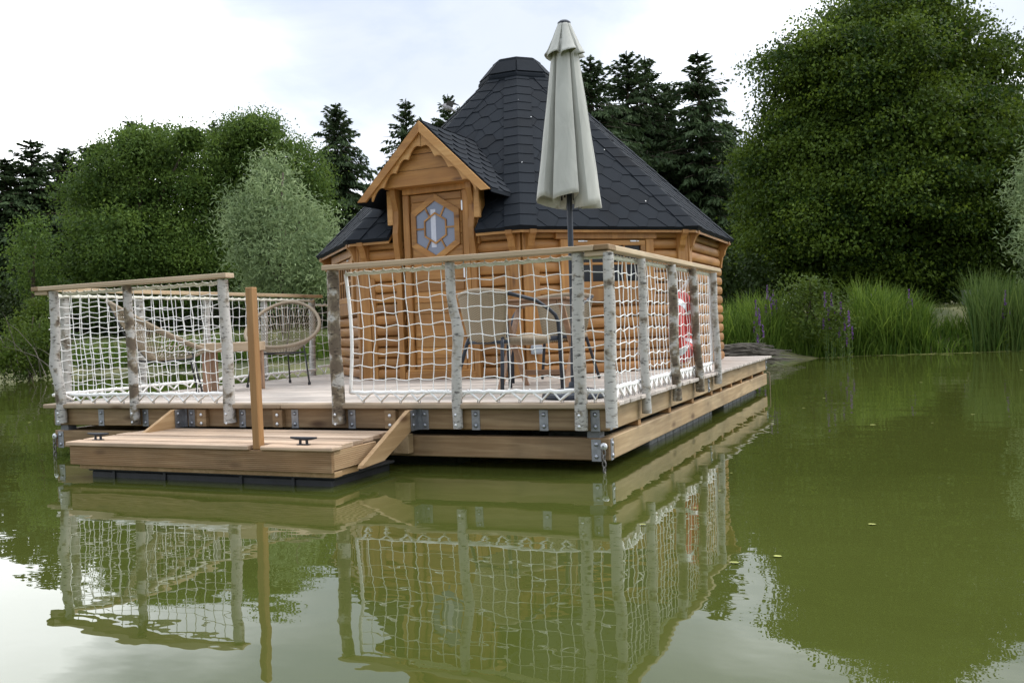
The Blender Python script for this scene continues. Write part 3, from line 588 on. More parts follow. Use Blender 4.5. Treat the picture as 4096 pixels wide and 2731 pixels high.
for a in FACES:
    mb=MB()
    if a==-90:
        logs(mb,-HALF+.01,-.40,HD,ZW); smooth_by_angle(mb.build('log_wall',M['honey_log'],CAB,MF(a)),35); mb=MB(); logs(mb,.40,HALF-.01,HD,ZW)
    else: logs(mb,-HALF+.01,HALF-.01,HD,ZW)
    o=mb.build('log_wall',M['honey_log'],CAB,MF(a)); smooth_by_angle(o,35)
    for s in (-1,1):
        if (a,s) in ((0,1),(45,-1)): corbel(a,s*(HALF-.065),z1=ZW+.03); continue
        lo,hi=sorted((s*(HALF+.012),s*(HALF-.105)))
        face_box('corner_board',M['honey_z'],a,[(lo,hi,-.068,-.002,HD,ZW+.02)])
        lo,hi=sorted((s*(HALF-.106),s*(HALF-.165)))
        face_box('corner_board',M['honey_z'],a,[(lo,hi,-.054,-.002,HD,1.52)])
        corbel(a,s*(HALF-.065),z1=ZW+.03)
# ---- windows with dark panes and thin glazing bars
def window(a,x0,x1,z0,z1,cols,rows,header=True,gap_mid=True):
    fr=MB(); Y0,Y1=-.082,-.03
    if header: fr.box(x0-.145,x1+.13,-.095,-.03,z1+.012,z1+.105,bev=.005)
    fr.box(x0-.095,x0-.004,-.088,-.03,HD+.72,z1+.010,bev=.005); fr.box(x1+.004,x1+.095,-.088,-.03,HD+.72,z1+.010,bev=.005)
    fr.box(x0-.002,x1+.002,-.080,-.03,z0-.145,z0-.012,bev=.005)
    win=fr.build('window',M['honey_z'],CAB,MF(a))
    sb=MB(); f=.055
    sb.box(x0,x1,Y0,Y1,z0-.01,z0+f,bev=.004); sb.box(x0,x1,Y0,Y1,z1-f,z1,bev=.004); sb.box(x0,x0+f,Y0,Y1,z0+f,z1-f,bev=.004); sb.box(x1-f,x1,Y0,Y1,z0+f,z1-f,bev=.004)
    gx0,gx1,gz0,gz1=x0+f,x1-f,z0+f,z1-f
    for i in range(1,cols): x=gx0+(gx1-gx0)*i/cols; sb.box(x-.012,x+.012,Y0+.008,Y1,gz0,gz1,bev=.003)
    for j in range(1,rows): z=gz0+(gz1-gz0)*j/rows; sb.box(gx0,gx1,Y0+.012,Y1,z-.012,z+.012,bev=.003)
    sb.build('sash',M['honey_x'],win,MF(a))
    pb=MB(); pb.box(gx0-.01,gx1+.01,-.060,-.050,gz0-.01,gz1+.01); pb.build('pane',M['dark_glass'],win,MF(a))
    hb=MB()
    for x in (x0+.14,x1-.14): hb.box(x-.04,x+.03,-.093,-.083,z1-.018,z1-.004,bev=.002); hb.tube([(x+.035,-.09,z1-.012),(x+.06,-.09,z1-.012)],.006,6)
    hb.build('hinge',M['bright'],win,MF(a)); return win
window(-45,-.446,.425,1.325,1.80,4,2)
window(-135,-.30,.66,1.30,1.77,6,2)
q=MB(); q.box(-.90,-.79,-.12,-.069,.675,.765,bev=.006); q.box(-.895,-.795,-.126,-.119,.69,.76,bev=.004); q.build('socket_box',M['grey_box'],CAB,MF(-45))
# ---- door
ZD=2.355
dr=MB(); z=.545; x0,x1=-.288,.325; k=0
dr.box(x0,x1,-.050,-.004,.525,ZD,bev=.003)
hexp=lambda r,sq=1.0: [(.008+r*math.sin(PI/3*i)*1.0,1.995+r*1.09*math.cos(PI/3*i)) for i in range(6)]
while z<ZD-.01:
    h=.1155; z1=min(ZD-.006,z+h-.006)
    if z1>z+.02: dr.box(x0+.016,x1-.016,-.060,-.049,z,z1,bev=.005)
    z+=h
door=dr.build('door',M['honey_x'],CAB,MF(-90))
tm=MB(); tm.box(x0-.075,x0-.004,-.088,-.004,.525,ZD+.002,bev=.006); tm.box(x1+.004,x1+.075,-.088,-.004,.525,ZD+.002,bev=.006); tm.box(x0-.075,x1+.075,-.090,-.004,ZD+.006,ZD+.095,bev=.006); tm.build('door_frame',M['honey_z'],CAB,MF(-90))
q=MB(); q.box(-.40,.42,-.10,-.004,HD+.002,.522,bev=.006); q.box(-.38,.40,-.092,-.004,.5225,.545,bev=.004); q.build('door_sill',M['honey_x'],CAB,MF(-90))
def ring(mb,ri,ro,y0,y1):
    a=hexp(ri);b=hexp(ro)
    for i in range(6):
        j=(i+1)%6; mb.add([(a[i][0],y0,a[i][1]),(a[j][0],y0,a[j][1]),(b[j][0],y0,b[j][1]),(b[i][0],y0,b[i][1]),(a[i][0],y1,a[i][1]),(a[j][0],y1,a[j][1]),(b[j][0],y1,b[j][1]),(b[i][0],y1,b[i][1])],[(0,1,2,3),(4,7,6,5),(0,4,5,1),(2,6,7,3),(1,5,6,2),(3,7,4,0)])
q=MB(); ring(q,.257,.322,-.082,-.05); hw=q.build('hexagon_window',M['honey_x'],door,MF(-90))
q=MB(); ring(q,.133,.150,-.079,-.058)
a6=hexp(.15);b6=hexp(.26)
for i in range(6):
    p0=((a6[i][0]+a6[(i+1)%6][0])/2,(a6[i][1]+a6[(i+1)%6][1])/2); p1=((b6[i][0]+b6[(i+1)%6][0])/2,(b6[i][1]+b6[(i+1)%6][1])/2)
    q.bar((p0[0],-.069,p0[1]),(p1[0],-.069,p1[1]),.016,.018,up=(0,1,0))
q.build('glazing_bars',M['honey_x'],door,MF(-90))
hp=hexp(.262); q=MB(); q.prism(hp,lambda x,z:(x,-.0665,z),lambda x,z:(x,-.0625,z)); q.build('pane',M['pane'],door,MF(-90))
q=MB(); q.box(-.045,.012,-.0682,-.0668,1.80,2.19); q.build('curtain',M['curtain'],door,MF(-90))
q=MB(); 
for z in (.70,1.52,2.2): q.box(x1-.004,x1+.012,-.094,-.088,z-.05,z+.05,bev=.002)
q.build('hinge',M['bright'],door,MF(-90))
# ---- porch posts and gable over the door
YG=.30                                        # gable front, metres in front of the wall face
for s in (-1,1):
    mb=MB(); pr=[(-.004,HD),(-.092,HD),(-.092,1.55),(-.098,1.72),(-.125,1.86),(-.13,1.97),(-.105,2.08),(-.10,2.2),(-.16,2.36),(-.16,2.42),(-.004,2.42)]
    mb.prism(pr,lambda y,z:(s*.408,y,z),lambda y,z:(s*.470,y,z)); mb.build('porch_post',M['honey_z'],CAB,MF(-90))
    lo,hi=sorted((s*.472,s*.535)); face_box('porch_board',M['honey_new'],-90,[(lo,hi,-.115,-.07,2.06,2.42)])
    lo,hi=sorted((s*.472,s*.498)); face_box('side_cheek',M['honey_z'],-90,[(lo,hi,-.065,.10,1.80,2.42)])
ZA,GS,GH=3.045,.99,.757                        # ridge height, slope, half span
gz=lambda x: ZA-GS*abs(x)
GM=MF(-90)
for s in (-1,1):
    # bargeboard
    poly=[(0,ZA),(s*GH,gz(GH)),(s*(GH-.10),gz(GH)-.004),(0,ZA-.112)]
    mb=MB(); mb.prism(poly,lambda x,z:(x,-YG-.030,z),lambda x,z:(x,-YG,z)); mb.build('bargeboard',M['honey_new'] if s>0 else M['honey_x'],CAB,GM)
    # scalloped trim behind it
    pts=[(0.003*s,ZA-.10),(s*(GH-.14),gz(GH-.14)-.095)]
    n=64; low=[]
    for i in range(n+1):
        x=.003+(GH-.16)*i/n; sc=abs(math.sin(PI*(i/n)*4.0)); base=.120+(.075*(1-i/n)**2)
        low.append((s*x,ZA-GS*x-base-.055*(1-sc)+ (0 if i<n else .02)))
    poly=[pts[0],pts[1]]+low[::-1]
    mb=MB(); vs=[]
    top=[(s*(.003+(GH-.16)*i/n),ZA-GS*(.003+(GH-.16)*i/n)-.09) for i in range(n+1)]
    for y in (-YG+.004,-YG+.024): vs+=[(x,y,z) for x,z in top]+[(x,y,z) for x,z in low]
    m_=n+1; fs=[]
    for i in range(n):
        fs+=[(i,i+1,m_+i+1,m_+i),(2*m_+i,3*m_+i,3*m_+i+1,2*m_+i+1),(m_+i,m_+i+1,3*m_+i+1,3*m_+i)]
    mb.add(vs,fs); mb.build('scalloped_trim',M['honey_new'],CAB,GM)
    # roof slab running back into the main roof
    def yb(z): return AP-(APE-(z-ZE)/1.0317)      # local depth where main roof has height z
    e0=(s*GH,gz(GH)); up=.035
    mb=MB(); A=[(0,-YG-.004,ZA+.01),(0,yb(ZA)+.25,ZA+.01),(s*(GH+.005),yb(gz(GH))+.25,gz(GH)+.01),(s*(GH+.005),-YG-.004,gz(GH)+.01)]
    Bv=[(x,y,z-.036) for x,y,z in A]; mb.add(A+Bv,[(0,1,2,3),(7,6,5,4),(0,3,7,4),(1,5,6,2),(2,6,7,3),(0,4,5,1)]); gr_=mb.build('gable_roof',M['shingle'],CAB,GM)
    # its shingle courses
    sh=MB(); Ls=math.hypot(GH,gz(0)-gz(GH)); nx_=s*(ZA-gz(GH))/Ls; nz_=GH/Ls
    def GP(q,y,o): f=1-q/Ls; return (s*GH*f+nx_*o, y, gz(GH*f)+.012+nz_*o)
    e=.115; rows=int(Ls/e)+1; wv=.15
    for r in range(rows):
        q0=r*e; q1=min(Ls,q0+e*1.02)
        yend=yb(gz(GH*(1-q0/Ls)))+.05; y=-YG-.03+(wv if r%2 else 0)-.3
        while y<yend:
            ya,yb_=max(y,-YG-.004),min(y+2*wv,yend)
            if yb_-ya>.01:
                c=[GP(q0,max(ya,min(yb_,y+.04)),.013),GP(q0,max(ya,min(yb_,y+2*wv-.11)),.013),GP(q0+e*.55,yb_,.010),GP(q1,yb_,.006),GP(q1,ya,.006),GP(q0+e*.55,ya,.010)]
                cl=[GP(q0,max(ya,min(yb_,y+.04)),0),GP(q0,max(ya,min(yb_,y+2*wv-.11)),0),GP(q0+e*.55,yb_,0),GP(q1,yb_,0),GP(q1,ya,0),GP(q0+e*.55,ya,0)]
                sh.add(c+cl,[(0,1,2,3,4,5)]+[(i,(i+1)%6,6+(i+1)%6,6+i) for i in (0,1,5)])
            y+=2*wv
    sh.build('shingles',M['shingle'],gr_,GM,fix=False)
mb=MB()
for (z0,z1) in ((2.425,2.575),(2.581,2.735),(2.741,2.93)):
    ya=-YG+.075 if z0<2.43 else -YG+.085
    xa=(ZA-z0)/GS-.055; xb=max(.03,(ZA-z1)/GS-.055); xa=min(xa,.50); xb=min(xb,.50)
    vs=[(-xa,ya,z0),(xa,ya,z0),(xb,ya,z1),(-xb,ya,z1)]; vs+=[(x,y+.03,z) for x,y,z in vs]
    mb.add(vs,[(0,1,2,3),(7,6,5,4),(0,4,5,1),(1,5,6,2),(2,6,7,3),(3,7,4,0)])
mb.box(-.50,.50,-YG+.106,.0,2.421,2.455); mb.build('gable_boards',M['honey_x'],CAB,GM)
# ---- main roof: base, hexagonal shingles, hip caps, eaves
ZT=4.03; AT=.36; SLN=math.hypot(ZT-ZE,APE-AT); cph,sph=(APE-AT)/SLN,(ZT-ZE)/SLN
def RP(a,s,q,o):               # face angle, along, up the slope, off the surface
    n=Vector((math.cos(R(a)),math.sin(R(a)),0)); t=Vector((-n.y,n.x,0)); apo=APE-q*cph
    return Vector((U,V,0))+n*(apo+o*sph)+t*s+Vector((0,0,ZE+q*sph+o*cph))
def clip(poly,a,b,c):          # keep a*x+b*y<=c
    out=[]
    for i in range(len(poly)):
        p,q=poly[i],poly[(i+1)%len(poly)]; dp=a*p[0]+b*p[1]-c; dq=a*q[0]+b*q[1]-c
        if dp<=0: out.append(p)
        if dp*dq<0: t=dp/(dp-dq); out.append((p[0]+(q[0]-p[0])*t,p[1]+(q[1]-p[1])*t))
    return out
T8=math.tan(PI/8)
def pieces(poly,a,margin=0):
    # hip edges: |s| <= T8*(APE-q*cph)
    p=clip(poly,1,T8*cph,T8*APE-margin); p=clip(p,-1,T8*cph,T8*APE-margin); p=clip(p,0,1,SLN); p=clip(p,0,-1,0)
    if len(p)<3: return []
    if a!=-90: return [p]
    DW=.505; res=[]
    for sgn in (-1,1):
        h=clip(p,-sgn,0,0)                       # half face
        if len(h)<3: continue
        o=clip(h,-sgn,0,-DW); 
        if len(o)>2: res.append(o)
        i=clip(h,sgn,0,DW); i=clip(i,-GS*sgn,-sph,ZE-ZA) if len(i)>2 else []   # above the gable roof
        if len(i)>2: res.append(i)
    return res
def poly_area(p): return abs(sum(p[i][0]*p[(i+1)%len(p)][1]-p[(i+1)%len(p)][0]*p[i][1] for i in range(len(p))))/2
HA,HB,HE=.088,.082,.128
for a in FACES:
    mb=MB()
    for p in pieces([(-2,-.1),(2,-.1),(2,4),(-2,4)],a):
        mb.prism(p,lambda s,q:RP(a,s,q,-.034),lambda s,q:RP(a,s,q,0))
    rf=mb.build('roof',M['shingle'],CAB)
    sh=MB(); j=-1
    while j*HE<SLN:
        q0=j*HE; i=-12
        for i in range(-9,10):
            sc=i*2*(HA+HB)+(HA+HB if j%2 else 0)
            ig=.0028; hexs=[(sc-HA/2+ig/2,q0),(sc+HA/2-ig/2,q0),(sc+HA/2+HB-ig,q0+HE),(sc+HA/2-ig/2,q0+2*HE-ig),(sc-HA/2+ig/2,q0+2*HE-ig),(sc-HA/2-HB+ig,q0+HE)]
            for p in pieces(hexs,a,.02):
                if poly_area(p)<.0006: continue
                off=lambda q: .009-.007*(q-q0)/(2*HE)
                jit=random.uniform(-.0012,.0012)
                top=[RP(a,s,q,off(q)+jit) for s,q in p]; bot=[RP(a,s,q,-.002) for s,q in p]; n=len(p)
                fs=[tuple(range(n))]+[(k,(k+1)%n,n+(k+1)%n,n+k) for k in range(n) if (p[k][1]+p[(k+1)%n][1])/2<q0+HE*1.05]
                sh.add(top+bot,fs)
        j+=1
    sh.build('shingles',M['shingle'],rf,fix=False)
    # eave trim board and soffit
    segs=[(-1,1)] if a!=-90 else [(-1,-.505/(T8*APE)),(.505/(T8*APE),1)]
    for s0,s1 in segs:
        eb=MB(); A0=T8*APE; 
        P_=lambda f,apo,z: Vector((U,V,0))+Vector((math.cos(R(a)),math.sin(R(a)),0))*apo+Vector((-math.sin(R(a)),math.cos(R(a)),0))*(f*T8*(apo) if abs(f)==1 else f*A0)+Vector((0,0,z))
        q=[P_(s0,APE-.03,ZE-.052),P_(s1,APE-.03,ZE-.052),P_(s1,AP-.02,ZE-.004+.10),P_(s0,AP-.02,ZE-.004+.10)]
        q2=[P_(s0,APE-.03,ZE-.028),P_(s1,APE-.03,ZE-.028),P_(s1,AP-.02,ZE+.13),P_(s0,AP-.02,ZE+.13)]
        eb.add(q+q2,[(0,1,2,3),(7,6,5,4),(0,4,5,1),(1,5,6,2),(2,6,7,3),(3,7,4,0)])
        eb.build('soffit',M['honey_x'],CAB)
    # hip cap along the corner between this face and the next
    cb=MB(); a2=a+45; nb=17; st=SLN/nb; wv=.17
    for k in range(nb):
        q0,q1=k*st,min(SLN,(k+1)*st+.02)
        def row(q,o): 
            hw=T8*(APE-q*cph); return [RP(a,hw-min(wv,hw*.8),q,o),RP(a,hw-.03,q,o+.004),(RP(a,hw,q,o)+RP(a2,-hw,q,o))/2+Vector((0,0,.006)),RP(a2,-hw+.03,q,o+.004),RP(a2,-hw+min(wv,hw*.8),q,o)]
        r0=row(q0,.017); r1=row(q1,.010); rb=row(q0,.0)
        cb.add(r0+r1+rb,[(i,i+1,6+i,5+i) for i in range(4)]+[(10+i,11+i,i+1,i) for i in range(4)]+[(0,5,10),(4,14,9)])
    cb.build('hip_cap',M['shingle'],CAB,fix=False)
for a,spots in ((-90,((.62,1.9),(.74,1.05),(.35,2.3),(.83,.55))),(-45,((-.15,1.75),(.42,1.35),(.55,.42),(-.62,.9),(.1,.75)))):
    q=MB()
    for s_,q_ in spots:
        r_=random.uniform(.005,.008); q.add([RP(a,s_+r_*math.cos(k*PI/3),q_+r_*1.4*math.sin(k*PI/3),.013) for k in range(6)],[tuple(range(6))])
    q.build('bird_droppings',M['rope'],[o for o in SC.objects if o.name.startswith('roof')][FACES.index(a)],fix=False)
# ---- chimney cap
def oct_ring(mb,prof):
    vs=[];fs=[]
    for (r,z) in prof:
        for k in range(8): an=R(-67.5+45*k); vs.append((U+r*math.cos(an),V+r*math.sin(an),z))
    for i in range(len(prof)-1):
        for k in range(8): fs.append((i*8+k,i*8+(k+1)%8,(i+1)*8+(k+1)%8,(i+1)*8+k))
    fs.append(tuple(range(8))[::-1]); fs.append(tuple((len(prof)-1)*8+k for k in range(8))); mb.add(vs,fs)
mb=MB(); oct_ring(mb,[(.40,3.925),(.455,3.925),(.484,3.945),(.492,3.975),(.488,4.005),(.462,4.035),(.315,4.205),(.298,4.245),(.27,4.258)]); cap=mb.build('chimney_cap',M['shingle'],CAB)
mb=MB()
for k in range(8):
    an=[R(-67.5+45*k),R(-67.5+45*(k+1))]
    for (r0,z0,r1,z1) in ((.470,4.030,.390,4.122),(.398,4.112,.318,4.204)):
        f=[(r0,z0,an[0]+.02),(r0,z0,an[1]-.02),(r1,z1,an[1]-.02),(r1,z1,an[0]+.02)]
        P3=[Vector((U+r*1.018*math.cos(t),V+r*1.018*math.sin(t),z+.006)) for r,z,t in f]; P4=[Vector((U+r*.985*math.cos(t),V+r*.985*math.sin(t),z-.004)) for r,z,t in f]
        mb.add(P3+P4,[(0,1,2,3),(0,4,5,1),(1,5,6,2),(3,7,4,0)])
mb.build('shingles',M['shingle'],cap)
# ================================================================ PARASOL
PX,PY=-.428,.462
PA=thing('closed_parasol','closed grey canvas parasol on a round black base by the near deck corner','parasol',(PX,PY,HD))
mb=MB(); mb.lathe([(.0,HD),(.225,HD+.001),(.232,HD+.012),(.228,HD+.03),(.20,HD+.046),(.10,HD+.066),(.045,HD+.074),(.043,HD+.10),(.036,HD+.11)],36,(PX,PY,0)); smooth_by_angle(mb.build('base',M['anthracite'],PA),40)
mb=MB(); tl=(.018,.006); ptop=Vector((PX+tl[0],PY+tl[1],3.02)); mb.tube([(PX,PY,HD+.10),(PX+.003,PY,.80)],[.029,.026],14); mb.tube([(PX+.003,PY,.80),ptop],.0195,14)
smooth_by_angle(mb.build('pole',M['anthracite'],PA),40)
q=MB(); q.sphere((PX+.03,PY-.02,.80),.016,8,6); q.build('clamp_knob',M['black_metal'],PA,smooth=True)
def axis(z): f=(z-HD)/(3.02-HD); return Vector((PX+tl[0]*f,PY+tl[1]*f,z))
PLEAT=[(0,.22),(.07,.36),(.15,.74),(.26,.94),(.46,1.0),(.68,1.01),(.83,.99),(.93,.95),(.945,.84),(.91,.55),(.93,.32)]
def pleated(mb,z0,z1,r0,r1,amp0,amp1,lobes,rows,drop,seed):
    """hanging cloth: broad flat panels, each lapping over the next along a crisp fold; lobes = list of (start angle, width, radius factor)"""
    rd=random.Random(seed); prof=[]
    for (a0,wd,rf) in lobes:
        dz=rd.uniform(-.5,1)
        for t,r in PLEAT: prof.append((a0+wd*t,a0+wd*t,r,rf,dz,a0,wd))
    n=len(prof); vs=[]
    for i in range(rows+1):
        f=i/rows; A=amp0+(amp1-amp0)*min(1,f*1.5)
        for (at_,au,r,rf,dz,at0,wd0) in prof:
            R_=(r0+(r1-r0)*f)*(1+(rf-1)*f); rr=R_*(1-A*(1-r))*(1+.006*math.sin(f*17+at_*3)); an=au+(at_-au)*min(1,f*1.6)
            c=axis(z1+(z0-z1)*f+drop*(dz*r+1.1*(au-at0)/wd0-.6)*f**4); vs.append(c+Vector((rr*math.cos(an),rr*math.sin(an),0)))
    mb.add(vs,[(i*n+k,i*n+(k+1)%n,(i+1)*n+(k+1)%n,(i+1)*n+k) for i in range(rows) for k in range(n)])
def lobe_list(seed,first,widths):
    rd=random.Random(seed); s=sum(widths); a_=first; out=[]
    for w_ in widths: out.append((a_,2*PI*w_/s,rd.uniform(.92,1.06))); a_+=2*PI*w_/s
    return out
mb=MB(); pleated(mb,1.775,2.90,.080,.240,.25,.80,lobe_list(4,R(-172),[.85,1.15,.8,1,1,1]),24,.045,2); o=mb.build('canopy',M['canvas'],PA,smooth=True,fix=False)
sm=o.modifiers.new('thickness','SOLIDIFY'); sm.thickness=.003; smooth_by_angle(o,32)
mb=MB(); pleated(mb,2.785,3.025,.040,.148,.12,.62,lobe_list(8,R(-150),[1,.9,1,1,1.1,1]),12,.03,5); o=mb.build('top_flap',M['canvas'],PA,smooth=True,fix=False)
sm=o.modifiers.new('thickness','SOLIDIFY'); sm.thickness=.003; smooth_by_angle(o,32)
mb=MB(); mb.lathe([(.0,3.018),(.045,3.02),(.046,3.032),(.03,3.045),(.0,3.05)],20,(ptop.x,ptop.y,0)); smooth_by_angle(mb.build('finial_cap',M['anthracite'],PA),40)
for k in range(6):
    an=2*PI*k/6+.5; c0=axis(2.85); c1=axis(1.82); mb=MB(); mb.tube([c0+Vector((.03*math.cos(an),.03*math.sin(an),0)),c1+Vector((.085*math.cos(an),.085*math.sin(an),0))],.007,6); mb.build('rib',M['black_metal'],PA)
# ================================================================ EGG CHAIRS
def egg_chair(label,x,y,rz,sc=1.0):
    T_=thing('egg_chair',label,'chair',(0,0,0),'string egg chairs behind the left railing')
    A_=Vector((-.43,0,.87)); F_=Vector((.40,0,.395)); C_=(A_+F_)/2; ex=(F_-A_)/2; n=48
    ax=lambda t: C_+ex*math.cos(t)+Vector((0,.375*math.sin(t)*(1+.06*math.cos(t)),0))+Vector((0,0,-.035*math.sin(t)**2))
    mb=MB(); mb.tube([ax(2*PI*i/n) for i in range(n)],.0185,8,closed=True); mb.build('rim',M['wicker_wrap'],T_,smooth=True,fix=False)
    H=Vector((-.06,0,.325)); m=66; mb=MB()
    for i in range(m):
        t=2*PI*i/m; p=ax(t); h=H+Vector((.045*math.cos(t),.045*math.sin(t),0)); mid=p.lerp(h,.5)+Vector((0,0,-.035)); mb.tube([p,p.lerp(mid,.5)+Vector((0,0,-.012)),mid,h.lerp(mid,.5)+Vector((0,0,-.010)),h],.0034,5,caps=False)
    mb.build('cord_shell',M['cord_beige'],T_,smooth=True,fix=False)
    mb=MB(); n2=16; mb.tube([H+Vector((.05*math.cos(2*PI*i/n2),.05*math.sin(2*PI*i/n2),0)) for i in range(n2)],.007,6,closed=True)
    mb.tube([A_*.97+Vector((0,0,.0)),H.lerp(A_,.5)+Vector((-.06,0,-.02)),H+Vector((-.03,0,-.02))],.007,6)
    fr=[(.26,.27),(.26,-.27),(-.20,0)]
    for (a,b_) in fr: mb.tube([H+Vector((0,0,-.015)),Vector((a,b_,.335))],.0075,6)
    mb.tube([Vector((.26,.27,.335)),Vector((.26,-.27,.335))],.0075,6); mb.build('frame',M['black_metal'],T_,smooth=True)
    for (a,b_) in fr:
        q=MB(); q.tube([Vector((a*.95,b_*.95,.40 if a>0 else .335)),Vector((a*1.22,b_*1.15,.02))],.0085,8); lg=q.build('leg',M['black_metal'],T_,smooth=True)
        q=MB(); q.tube([Vector((a*1.22,b_*1.15,.0)),Vector((a*1.21,b_*1.145,.03))],.015,8); q.build('rubber_foot',M['black_metal'],lg)
    T_.matrix_world=Matrix.Translation((x,y,HD))@Matrix.Rotation(rz,4,'Z')@Matrix.Scale(sc,4); return T_
egg_chair('string egg chair seen from the side behind the left front net',-4.50,.76,R(47))
egg_chair('string egg chair facing the camera right of the slim mooring post',-4.30,2.25,R(-64))
# ---- coffee table between them
CT=thing('coffee_table','low wooden side table between the two egg chairs','table',(-4.26,1.43,HD))
TM=Matrix.Translation((-4.26,1.43,HD))@Matrix.Rotation(R(24),4,'Z')
mb=MB(); mb.box(-.27,.27,-.16,.16,.375,.462,bev=.006); mb.build('table_top',M['rail_x'],CT,TM)
for sx_ in (-1,1):
    for sy_ in (-1,1):
        mb=MB(); mb.box(sx_*.225-.03,sx_*.225+.03,sy_*.12-.025,sy_*.12+.025,0,.374,bev=.003); mb.build('leg',M['table_z'],CT,TM)
# ================================================================ WICKER ARMCHAIRS
def armchair(label,x,y,rz):
    T_=thing('wicker_armchair',label,'chair',(0,0,0),'wicker armchairs at the wooden table')
    # local: faces +x; seat height .415
    def patch(f,nu,nv,thk,name,mat):
        vs=[];fs=[];uv=[]
        for i in range(nu+1):
            for j in range(nv+1): vs.append(f(i/nu,j/nv)); uv.append((i/nu*.45,j/nv*.45))
        for i in range(nu):
            for j in range(nv): a=i*(nv+1)+j; fs.append((a,a+nv+1,a+nv+2,a+1))
        mb=MB(); mb.add(vs,fs); o=mb.build(name,mat,T_,smooth=True,fix=False)
        ul=o.data.uv_layers.new(name='UVMap'); 
        for lp in o.data.loops: ul.data[lp.index].uv=uv[lp.vertex_index]
        md=o.modifiers.new('thickness','SOLIDIFY'); md.thickness=thk; return o
    def back(u,v):
        w=.205+.075*v; a=(u-.5)*2; z=.40+v*(.345+.03*(1-a*a)); return Vector((-.235-.075*v+.075*a*a*(.4+.6*v),a*w,z))
    patch(back,14,14,.014,'backrest',M['wicker'])
    def seat(u,v): return Vector((-.235+u*.46,(v-.5)*2*(.20+.03*u),.415+.012*math.cos(PI*u)-.014*math.sin(PI*v)))
    patch(seat,10,8,.03,'seat',M['wicker'])
    mb=MB(); top=[back(u/12,1)+Vector((0,0,.008)) for u in range(13)]; mb.tube(top,.021,8); mb.build('top_wrap',M['wicker_wrap'],T_,smooth=True)
    for s in (-1,1):
        e=back(.5+s*.5,1)+Vector((0,0,.008)); mb=MB()
        mb.tube([e,e+Vector((.10,s*.015,-.022)),Vector((.02,s*.300,.700)),Vector((.16,s*.300,.630)),Vector((.225,s*.298,.585)),Vector((.255,s*.297,.53)),Vector((.262,s*.296,.44)),Vector((.275,s*.298,.01))],.0150,8); mb.build('front_leg',M['anthracite'],T_,smooth=True)
        mb=MB(); mb.tube([Vector((-.225,s*.195,.43)),Vector((-.24,s*.205,.39)),Vector((-.33,s*.285,.01))],.0145,8); mb.build('rear_leg',M['anthracite'],T_,smooth=True)
        mb=MB(); mb.tube([Vector((-.23,s*.205,.400)),Vector((.262,s*.288,.405))],.0135,8); mb.build('side_rail',M['anthracite'],T_,smooth=True)
        mb=MB(); mb.tube([Vector((-.18,s*.218,.41)),Vector((.17,s*.275,.415))],.024,8); mb.build('seat_wrap',M['wicker_wrap'],T_,smooth=True)
    mb=MB(); mb.tube([Vector((-.232,-.2,.398)),Vector((-.232,.2,.398))],.0135,8); mb.tube([Vector((.262,-.288,.405)),Vector((.262,.288,.405))],.0135,8); mb.build('cross_rail',M['anthracite'],T_,smooth=True)
    T_.matrix_world=Matrix.Translation((x,y,HD))@Matrix.Rotation(rz,4,'Z'); return T_
armchair('wicker armchair with its back to the camera left of the parasol pole',-1.12,.90,R(66))
armchair('wicker armchair on the cabin side of the wooden table',-1.20,2.10,R(-92))
# ---- folding table
FT=thing('folding_table','small slatted wooden folding table between the wicker armchairs','table',(-1.04,1.46,HD))
FM=Matrix.Translation((-1.06,1.45,HD))@Matrix.Rotation(R(4),4,'Z')
mb=MB()
for k in range(6): mb.box(-.31,.31,-.30+k*.101,-.30+k*.101+.094,.705,.725,bev=.005)
mb.build('slatted_top',M['table_wood'],FT,FM)
mb=MB()
for s in (-1,1): mb.box(s*.25-.02,s*.25+.02,-.28,.28,.66,.704,bev=.003)
mb.box(-.22,.22,-.285,-.26,.662,.702,bev=.003); mb.build('apron',M['table_wood'],FT,FM)
for s in (-1,1):
    mb=MB(); mb.bar((s*.275,-.29,.0),(s*.275,.24,.67),.022,.045,up=(1,0,0),bev=.003); mb.build('leg',M['table_z'],FT,FM)
    mb=MB(); mb.bar((s*.248,.29,.0),(s*.248,-.24,.67),.022,.045,up=(1,0,0),bev=.003); mb.build('leg',M['table_z'],FT,FM)
mb=MB(); mb.box(-.25,.25,.215,.24,.09,.135,bev=.003); mb.build('stretcher',M['table_wood'],FT,FM)
# ================================================================ LIFEBUOY
LB=thing('lifebuoy','red lifebuoy with silver bands hanging on the right side net','lifebuoy',(-.125,2.42,.90))
LBM=Matrix.Translation((-.125,2.42,.895))
n,m_=40,14; Rm,rm=.225,.072
def torus(mb,a0,a1,rr,nn):
    vs=[];fs=[];full=abs(a1-a0-2*PI)<1e-6; cnt=nn if full else nn+1
    for i in range(cnt):
        a=a0+(a1-a0)*i/nn
        for k in range(m_):
            b_=2*PI*k/m_; r=Rm+rr*math.cos(b_); vs.append((rr*.95*math.sin(b_),r*math.cos(a),r*math.sin(a)*1.06))
    for i in range(nn):
        j=(i+1)%cnt
        for k in range(m_): fs.append((i*m_+k,i*m_+(k+1)%m_,j*m_+(k+1)%m_,j*m_+k))
    mb.add(vs,fs)
mb=MB(); torus(mb,0,2*PI,rm,n); mb.build('ring',M['red_buoy'],LB,LBM,smooth=True)
for k in range(4):
    c=PI/4+k*PI/2; mb=MB(); torus(mb,c-.12,c+.12,rm+.0025,6); mb.build('reflective_band',M['reflect'],LB,LBM,smooth=True)
mb=MB(); pts=[]
for i in range(48):
    a=2*PI*i/48; r=Rm+rm+.012+.035*abs(math.sin(2*a-PI/2*0)); pts.append((.02*math.sin(4*a),r*math.cos(a),r*math.sin(a)*1.06))
